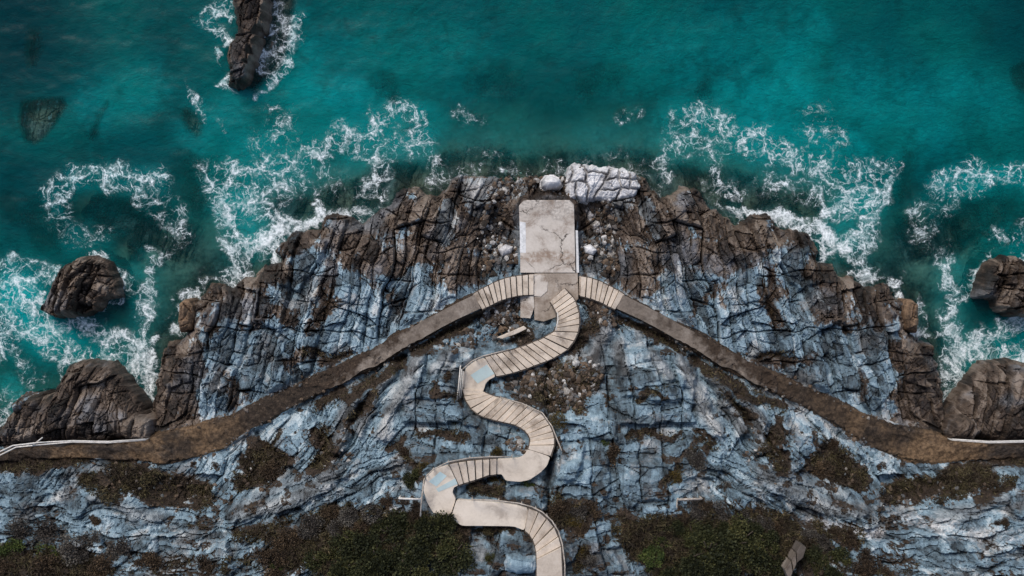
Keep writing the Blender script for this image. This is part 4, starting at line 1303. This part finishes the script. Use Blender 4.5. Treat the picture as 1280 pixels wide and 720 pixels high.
for k_s in range(2):
    for _ in range(120):
        t_ = rng.random() ** .8
        q_ = [PATH_N, PATH_S][k_s]
        i_ = min(int(t_ * 9) + 1, 10)
        f_ = rng.random()
        u_, v_ = lerp(q_[i_][0], q_[i_ + 1][0], f_) + rng.normal() * 2, lerp(q_[i_][1], q_[i_ + 1][1], f_) + rng.normal() * 2.5
        for uu_ in (u_, 2 * AXIS - u_):
            sp.append((uu_, v_, .03 + .11 * rng.random() ** 3, rng.uniform(.1, .8)))
stones('scree', sp, 'dark scree and loose stones in the hollows between the stairs and slopes')
for poly, lab, sdx, zt, tn in [
    ([(623, 312), (632, 306), (641, 309), (639, 316), (628, 321)], 'pale split stone left of the jetty, lying higher than the white chip', 30, .35, .2),
    ([(640, 318), (647, 316), (648, 324), (641, 326)], 'small white stone chip beside the left edge of the jetty', 31, .28, .3),
    ([(730, 309), (738, 306), (746, 313), (741, 319), (732, 316)], 'pale split stone right of the jetty among brown rubble', 32, .35, .2),
    ([(649, 466), (656, 463), (662, 467), (655, 472), (650, 471)], 'white stone in the rubble inside the second stair bend', 33, .3, .35),
    ([(235, 624), (246, 622), (253, 627), (250, 632), (238, 632)], 'ochre stone in the dark hollow of the left slope', 34, .35, .3),
    ([(1118, 624), (1128, 621), (1136, 626), (1132, 632), (1121, 631)], 'ochre stone in the dark hollow of the right slope', 35, .35, .3),
]:
    u0, v0 = np.mean([p[0] for p in poly]), np.mean([p[1] for p in poly])
    gz0 = float(ground_z(np.array([u0]), np.array([v0]))[0])
    och = 'ochre' in lab
    rock_thing('stone', lab, 'stone', poly, gz0 + zt, gz0 + .1, sdx, 3, brown=.55 if och else 0, white=0 if och else .7, amp=.1, edge=1.6, bottom=gz0 - .6, step=.7, tone_add=tn)


# ------------------------------------------------------------------ scrub
def leaf_mesh(name, n, spread, size, mat, seed, clumps=16, flat=.62, thin=1.0):
    r = np.random.default_rng(seed)
    cc = r.normal(size=(clumps, 3))
    cc /= np.linalg.norm(cc, axis=1)[:, None]
    cc *= (r.random(clumps) ** .4)[:, None] * .78
    cc[:, 2] = np.abs(cc[:, 2])
    cr = r.uniform(.18, .42, clumps)
    ct = r.uniform(.15, .85, clumps)
    k = r.integers(0, clumps, n)
    dirs = r.normal(size=(n, 3))
    dirs /= np.linalg.norm(dirs, axis=1)[:, None]
    p = cc[k] + dirs * (cr[k] * r.random(n) ** .45)[:, None]
    p[:, 2] = np.maximum(p[:, 2], -.05) * flat
    p *= spread
    ax = dirs * .7 + r.normal(size=(n, 3)) * .6 + (0, 0, .5)
    ax /= np.linalg.norm(ax, axis=1)[:, None]
    b = np.cross(ax, r.normal(size=(n, 3)))
    b /= np.linalg.norm(b, axis=1)[:, None] + 1e-9
    s = size * r.uniform(.55, 1.4, n)
    w = s * .38 * thin
    q = np.stack([p, p + ax * (s * .5)[:, None] + b * w[:, None], p + ax * s[:, None], p + ax * (s * .5)[:, None] - b * w[:, None]], 1).reshape(-1, 3)
    f = np.arange(n * 4).reshape(n, 4)
    t = np.clip(ct[k] + r.normal(size=n) * .16, 0, 1)
    me = bpy.data.meshes.new(name)
    me.from_pydata(q.tolist(), [], f.tolist())
    at = me.attributes.new('tint', 'FLOAT_COLOR', 'POINT')
    t4 = np.repeat(t, 4)
    at.data.foreach_set('color', np.stack([t4, t4, t4, np.ones_like(t4)], 1).astype(np.float32).reshape(-1))
    me.materials.append(mat)
    return me


def twig_mesh(name, spread, mat, seed):
    r = np.random.default_rng(seed)
    mb = MB()
    for _ in range(11):
        a, e = r.uniform(0, 6.28), r.uniform(.25, 1.2)
        L = spread * r.uniform(.55, .95)
        d_ = np.array((math.cos(a) * math.cos(e), math.sin(a) * math.cos(e), math.sin(e) * .7))
        mb.tube([(0, 0, -.15), tuple(d_ * L * .5 + (0, 0, .05)), tuple(d_ * L)], .018, 4)
    me = bpy.data.meshes.new(name)
    me.from_pydata(mb.v, [], mb.f)
    me.materials.append(mat)
    return me


M_GREEN = mat_leaf('dark_green_leaves', [(0, (.008, .010, .005)), (.4, (.027, .031, .013)), (.75, (.060, .062, .022)), (1, (.13, .12, .045))])
M_BRIGHT = mat_leaf('bright_green_leaves', [(0, (.015, .024, .008)), (.5, (.055, .080, .022)), (1, (.17, .19, .05))])
M_DRY = mat_leaf('dry_brown_leaves', [(0, (.014, .010, .007)), (.5, (.058, .040, .026)), (.85, (.12, .082, .048)), (1, (.19, .13, .08))])
M_GREYL = mat_leaf('grey_scrub_leaves', [(0, (.018, .015, .013)), (.5, (.066, .057, .050)), (1, (.17, .155, .13))])
M_MOSS = mat_leaf('olive_leaves', [(0, (.02, .016, .006)), (.5, (.075, .055, .016)), (1, (.19, .13, .03))])
M_TWIG = mat_simple('twig_bark', (.04, .03, .022), (.11, .085, .065), 12)
KIND = {}
for kname, mt, n, sz, thin in (('green', M_GREEN, 5200, .085, 1), ('bright', M_BRIGHT, 2600, .10, 1.1), ('dry', M_DRY, 3400, .085, .45), ('grey', M_GREYL, 3400, .09, .4), ('olive', M_MOSS, 2600, .07, .8)):
    KIND[kname] = [(leaf_mesh('foliage', n, 1.0, sz, mt, 800 + 10 * i + len(kname), 15 + 3 * i), twig_mesh('twigs', .85, M_TWIG, 60 + i)) for i in range(3)]


def shrub(u, v, rad_px, kind, label, group=None, squash=1.0, var=None):
    z = float(ground_z(np.array([u]), np.array([v]))[0])
    me, tw = KIND[kind][random.randrange(3) if var is None else var]
    x, y, z = P(u, v, z)
    o = bpy.data.objects.new('shrub', None)
    link(o)
    tag(o, label, 'shrub', group)
    s = 1.35 * rad_px / 25.0 * (CAM_H - z) / CAM_H
    for nm, m_ in (('foliage', me), ('twigs', tw)):
        c = link(bpy.data.objects.new(nm, m_))
        c.parent = o
    o.location = (x, y, z - .06)
    o.rotation_euler = (0, 0, random.uniform(0, 6.28))
    o.scale = (s, s * random.uniform(.8, 1.1), s * squash * .8)
    return o


G1, G2, G3 = 'shrubs of the dark green thicket left of the stairs', 'shrubs of the dark green thicket right of the stairs', 'low scrub along the bottom left edge'
L1 = 'dark green shrub grown together with others in the thicket left of the stairs'
for (u, v, r) in [(548, 668, 24), (520, 690, 27), (562, 700, 25), (488, 668, 24), (470, 700, 30), (440, 680, 22), (512, 722, 26), (430, 712, 26), (400, 704, 23), (540, 730, 22), (455, 732, 24), (530, 656, 16), (505, 650, 13)]:
    shrub(u, v, r, 'green', L1, G1)
L2 = 'dark green shrub grown together with others in the thicket right of the stairs'
for (u, v, r) in [(885, 690, 28), (920, 680, 26), (945, 700, 28), (905, 718, 28), (865, 712, 24), (960, 680, 20), (935, 664, 20), (900, 662, 18), (970, 718, 20), (868, 676, 20), (845, 660, 14), (838, 720, 20)]:
    shrub(u, v, r, 'green', L2, G2)
L3 = 'brownish low scrub bush grown together with others along the bottom left edge'
for (u, v, r, k) in [(25, 672, 24, 'grey'), (66, 672, 22, 'grey'), (96, 700, 24, 'grey'), (130, 716, 22, 'dry'), (150, 694, 18, 'grey'), (190, 712, 20, 'dry'), (262, 714, 18, 'dry'), 
                     (338, 704, 20, 'dry'), (320, 670, 12, 'dry'), (362, 680, 18, 'dry'), (60, 716, 22, 'dry'), (8, 718, 18, 'dry'), (390, 660, 18, 'grey'), (350, 720, 16, 'dry'), (112, 675, 15, 'grey')]:
    shrub(u, v, r, k, L3, G3)
L4, G4 = 'brownish low scrub bush grown together with others beyond the right thicket', 'low scrub along the bottom right edge'
for (u, v, r, k) in [(1022, 706, 18, 'green'), (1048, 700, 18, 'green'), (1030, 684, 14, 'grey'), (1062, 680, 15, 'dry'), (1080, 706, 16, 'dry'), (1046, 668, 12, 'dry'), (1105, 716, 14, 'dry'), (1040, 720, 16, 'green'), (1010, 672, 11, 'grey')]:
    shrub(u, v, r, k, L4, G4)
L5, G5 = 'grey brown scrub bush on the upper fringe of the left thicket', 'grey brown scrub above the left thicket'
for (u, v, r) in [(500, 636, 15), (470, 646, 15), (440, 652, 15), (415, 644, 12), (520, 640, 12), (480, 628, 10), (422, 668, 14), (452, 664, 12)]:
    shrub(u, v, r, 'grey' if r > 12 else 'dry', L5, G5)
L6, G6 = 'grey brown scrub bush on the upper fringe of the right thicket', 'grey brown scrub above the right thicket'
for (u, v, r) in [(870, 640, 15), (900, 642, 16), (930, 648, 14), (955, 655, 13), (885, 630, 10), (850, 645, 10), (940, 640, 11), (975, 662, 12)]:
    shrub(u, v, r, 'grey' if r > 12 else 'dry', L6, G6)
L7, G7 = 'rust brown bush in the clump right of the lower stair bend', 'clump of brown bushes right of the lower stair bend'
for (u, v, r, k) in [(704, 640, 15, 'dry'), (724, 642, 18, 'grey'), (740, 636, 13, 'dry'), (716, 656, 12, 'olive'), (730, 660, 11, 'dry')]:
    shrub(u, v, r, k, L7, G7)
for (u, v, r, k, lab) in [
    (816, 698, 15, 'bright', 'bright green leafy bush before the right thicket, the lower of two'), (824, 680, 13, 'bright', 'bright green leafy bush before the right thicket, the upper of two'),
    (766, 566, 19, 'dry', 'round dry brown bush hanging on the blue slab right of the stairs'), (757, 554, 5, 'bright', 'tiny green tuft at the rim of the round dry bush'),
    (560, 472, 7, 'dry', 'small round rust bush on pale rock left of the upper landing'), (577, 530, 10, 'green', 'small dark bush on the pale blue blocks left of the second flight'),
    (698, 526, 11, 'olive', 'olive yellow bush tucked behind the rail of the second flight'), (622, 567, 12, 'olive', 'golden olive cushion plant just above the third flight'),
    (612, 603, 12, 'olive', 'yellowish bush growing below the third flight of steps'), (592, 608, 11, 'dry', 'brown tuft at the inner corner of the lower landing'),
    (570, 612, 5, 'bright', 'tiny yellow green tuft against the lower landing'), (660, 602, 9, 'bright', 'yellow green tuft below the middle landing'),
    (518, 600, 16, 'green', 'green brown bush left of the lower landing, above the pipe rail'), (530, 584, 10, 'olive', 'small olive bush above the lower landing'),
    (14, 690, 16, 'bright', 'blue green round bush at the bottom left corner'), (58, 694, 13, 'bright', 'small green bush right of the corner bush at bottom left'),
    (345, 712, 9, 'bright', 'bright yellow green tuft in the bottom left scrub'), (122, 655, 8, 'dry', 'small brown bush alone on the left pale strata'), (1253, 655, 8, 'dry', 'small brown bush alone on the right pale strata'),
    (372, 566, 6, 'dry', 'tiny dry bush on the left rock rib below the path'), (998, 566, 6, 'dry', 'tiny dry bush on the right rock rib below the path'),
    (868, 575, 16, 'grey', 'dull grey bush above the right pale strata, nearest the blue slabs'), (842, 600, 13, 'olive', 'mossy bush at the right foot of the blue slabs'),
    (505, 566, 13, 'dry', 'dry bush on the rocks left of the second stair bend'), (735, 702, 10, 'grey', 'grey tuft beside the last flight of stairs'), (722, 688, 9, 'olive', 'small olive bush between blue rocks by the last flight'),
    (612, 680, 9, 'olive', 'olive tuft beside the rock block in the last bend'), (612, 700, 8, 'green', 'dark tuft below the rock block in the last bend'), (790, 660, 10, 'dry', 'dry bush right of the bottom blue slabs'),
    (905, 610, 10, 'grey', 'grey bush above the right thicket fringe'), (330, 560, 12, 'dry', 'brown bush in the left gully below the soil bench'), (1040, 560, 12, 'dry', 'brown bush in the right gully below the soil bench'),
    (342, 592, 15, 'dry', 'broad brown bush on the left hollow wall'), (1030, 592, 15, 'dry', 'broad brown bush on the right hollow wall'), (408, 384, 9, 'dry', 'brown clinging plant in the left upper cleft'), (963, 384, 9, 'dry', 'brown clinging plant in the right upper cleft')]:
    shrub(u, v, r, k, lab)

# low ground cover between the shrubs: many tiny blades in one object
n = 170000
cu = rng.uniform(-40, 1320, n * 4)
cv = rng.uniform(400, 760, n * 4)
ok = (sample(SOIL, cu, cv) + (fbm(cu / 14, cv / 14, 900, 3) - .5) * .9 > .55) & (sample(B_D, cu, cv) > 3) & ((cv > 560) | (rng.random(n * 4) < .4)) & (sample(BENCH, cu, cv) < .3)
cu, cv = cu[ok][:n], cv[ok][:n]
cz = ground_z(cu, cv)
s = (CAM_H - cz) / F
base = np.stack([(cu - 640) * s, (360 - cv) * s, cz - .01], 1)
n = len(base)
ax = rng.normal(size=(n, 3)) * .8 + (0, 0, .8)
ax /= np.linalg.norm(ax, axis=1)[:, None]
bb = np.cross(ax, rng.normal(size=(n, 3)))
bb /= np.linalg.norm(bb, axis=1)[:, None]
L_ = rng.uniform(.07, .27, n)[:, None]
q = np.stack([base - bb * L_ * .14, base + bb * L_ * .14, base + ax * L_], 1).reshape(-1, 3)
me = bpy.data.meshes.new('undergrowth')
me.from_pydata(q.tolist(), [], np.arange(n * 3).reshape(n, 3).tolist())
at = me.attributes.new('tint', 'FLOAT_COLOR', 'POINT')
t = np.repeat(np.clip(fbm(cu / 10, cv / 10, 930, 3) * 1.2 - .1 + rng.normal(size=n) * .15, 0, 1), 3)
at.data.foreach_set('color', np.stack([t, t, t, np.ones_like(t)], 1).astype(np.float32).reshape(-1))
me.materials.append(mat_leaf('undergrowth_blades', [(0, (.014, .011, .008)), (.4, (.048, .036, .024)), (.7, (.078, .066, .032)), (1, (.17, .13, .075))]))
tag(link(bpy.data.objects.new('undergrowth', me)), 'low brown and olive ground cover on the soil between rocks', 'undergrowth', kind='stuff')

# ------------------------------------------------------------------ light, sky, camera
w = bpy.data.worlds.new('World')
sc.world = w
w.use_nodes = True
nt = w.node_tree
bg = nt.nodes['Background']
sky = nt.nodes.new('ShaderNodeTexSky')
sky.sky_type = 'NISHITA'
sky.sun_disc = False
EL, AZ = 52.0, -28.0          # sun over the sea, a little left of straight out
sky.sun_elevation = math.radians(EL)
sky.sun_rotation = math.radians(AZ)
sky.dust_density = 2.5
nt.links.new(sky.outputs[0], bg.inputs[0])
bg.inputs[1].default_value = .09
sl = bpy.data.lights.new('sun', 'SUN')
sl.energy = 1.25
sl.angle = math.radians(22)
sl.color = (1.0, .95, .89)
so = link(bpy.data.objects.new('sun', sl))
so.rotation_euler = (math.radians(90 - EL), 0, math.radians(180 - AZ))
so.location = (0, 0, 60)

cam = bpy.data.cameras.new('camera')
cam.sensor_width = 36
cam.lens = F / 1280 * 36
cam.clip_end = 3000
co_ = link(bpy.data.objects.new('camera', cam))
co_.location = (0, 0, CAM_H)
sc.camera = co_
sc.view_settings.view_transform = 'Standard'
sc.view_settings.look = 'None'
sc.view_settings.exposure = .62
sc.view_settings.gamma = 1
sc.cycles.max_bounces = 6
sc.cycles.transparent_max_bounces = 6
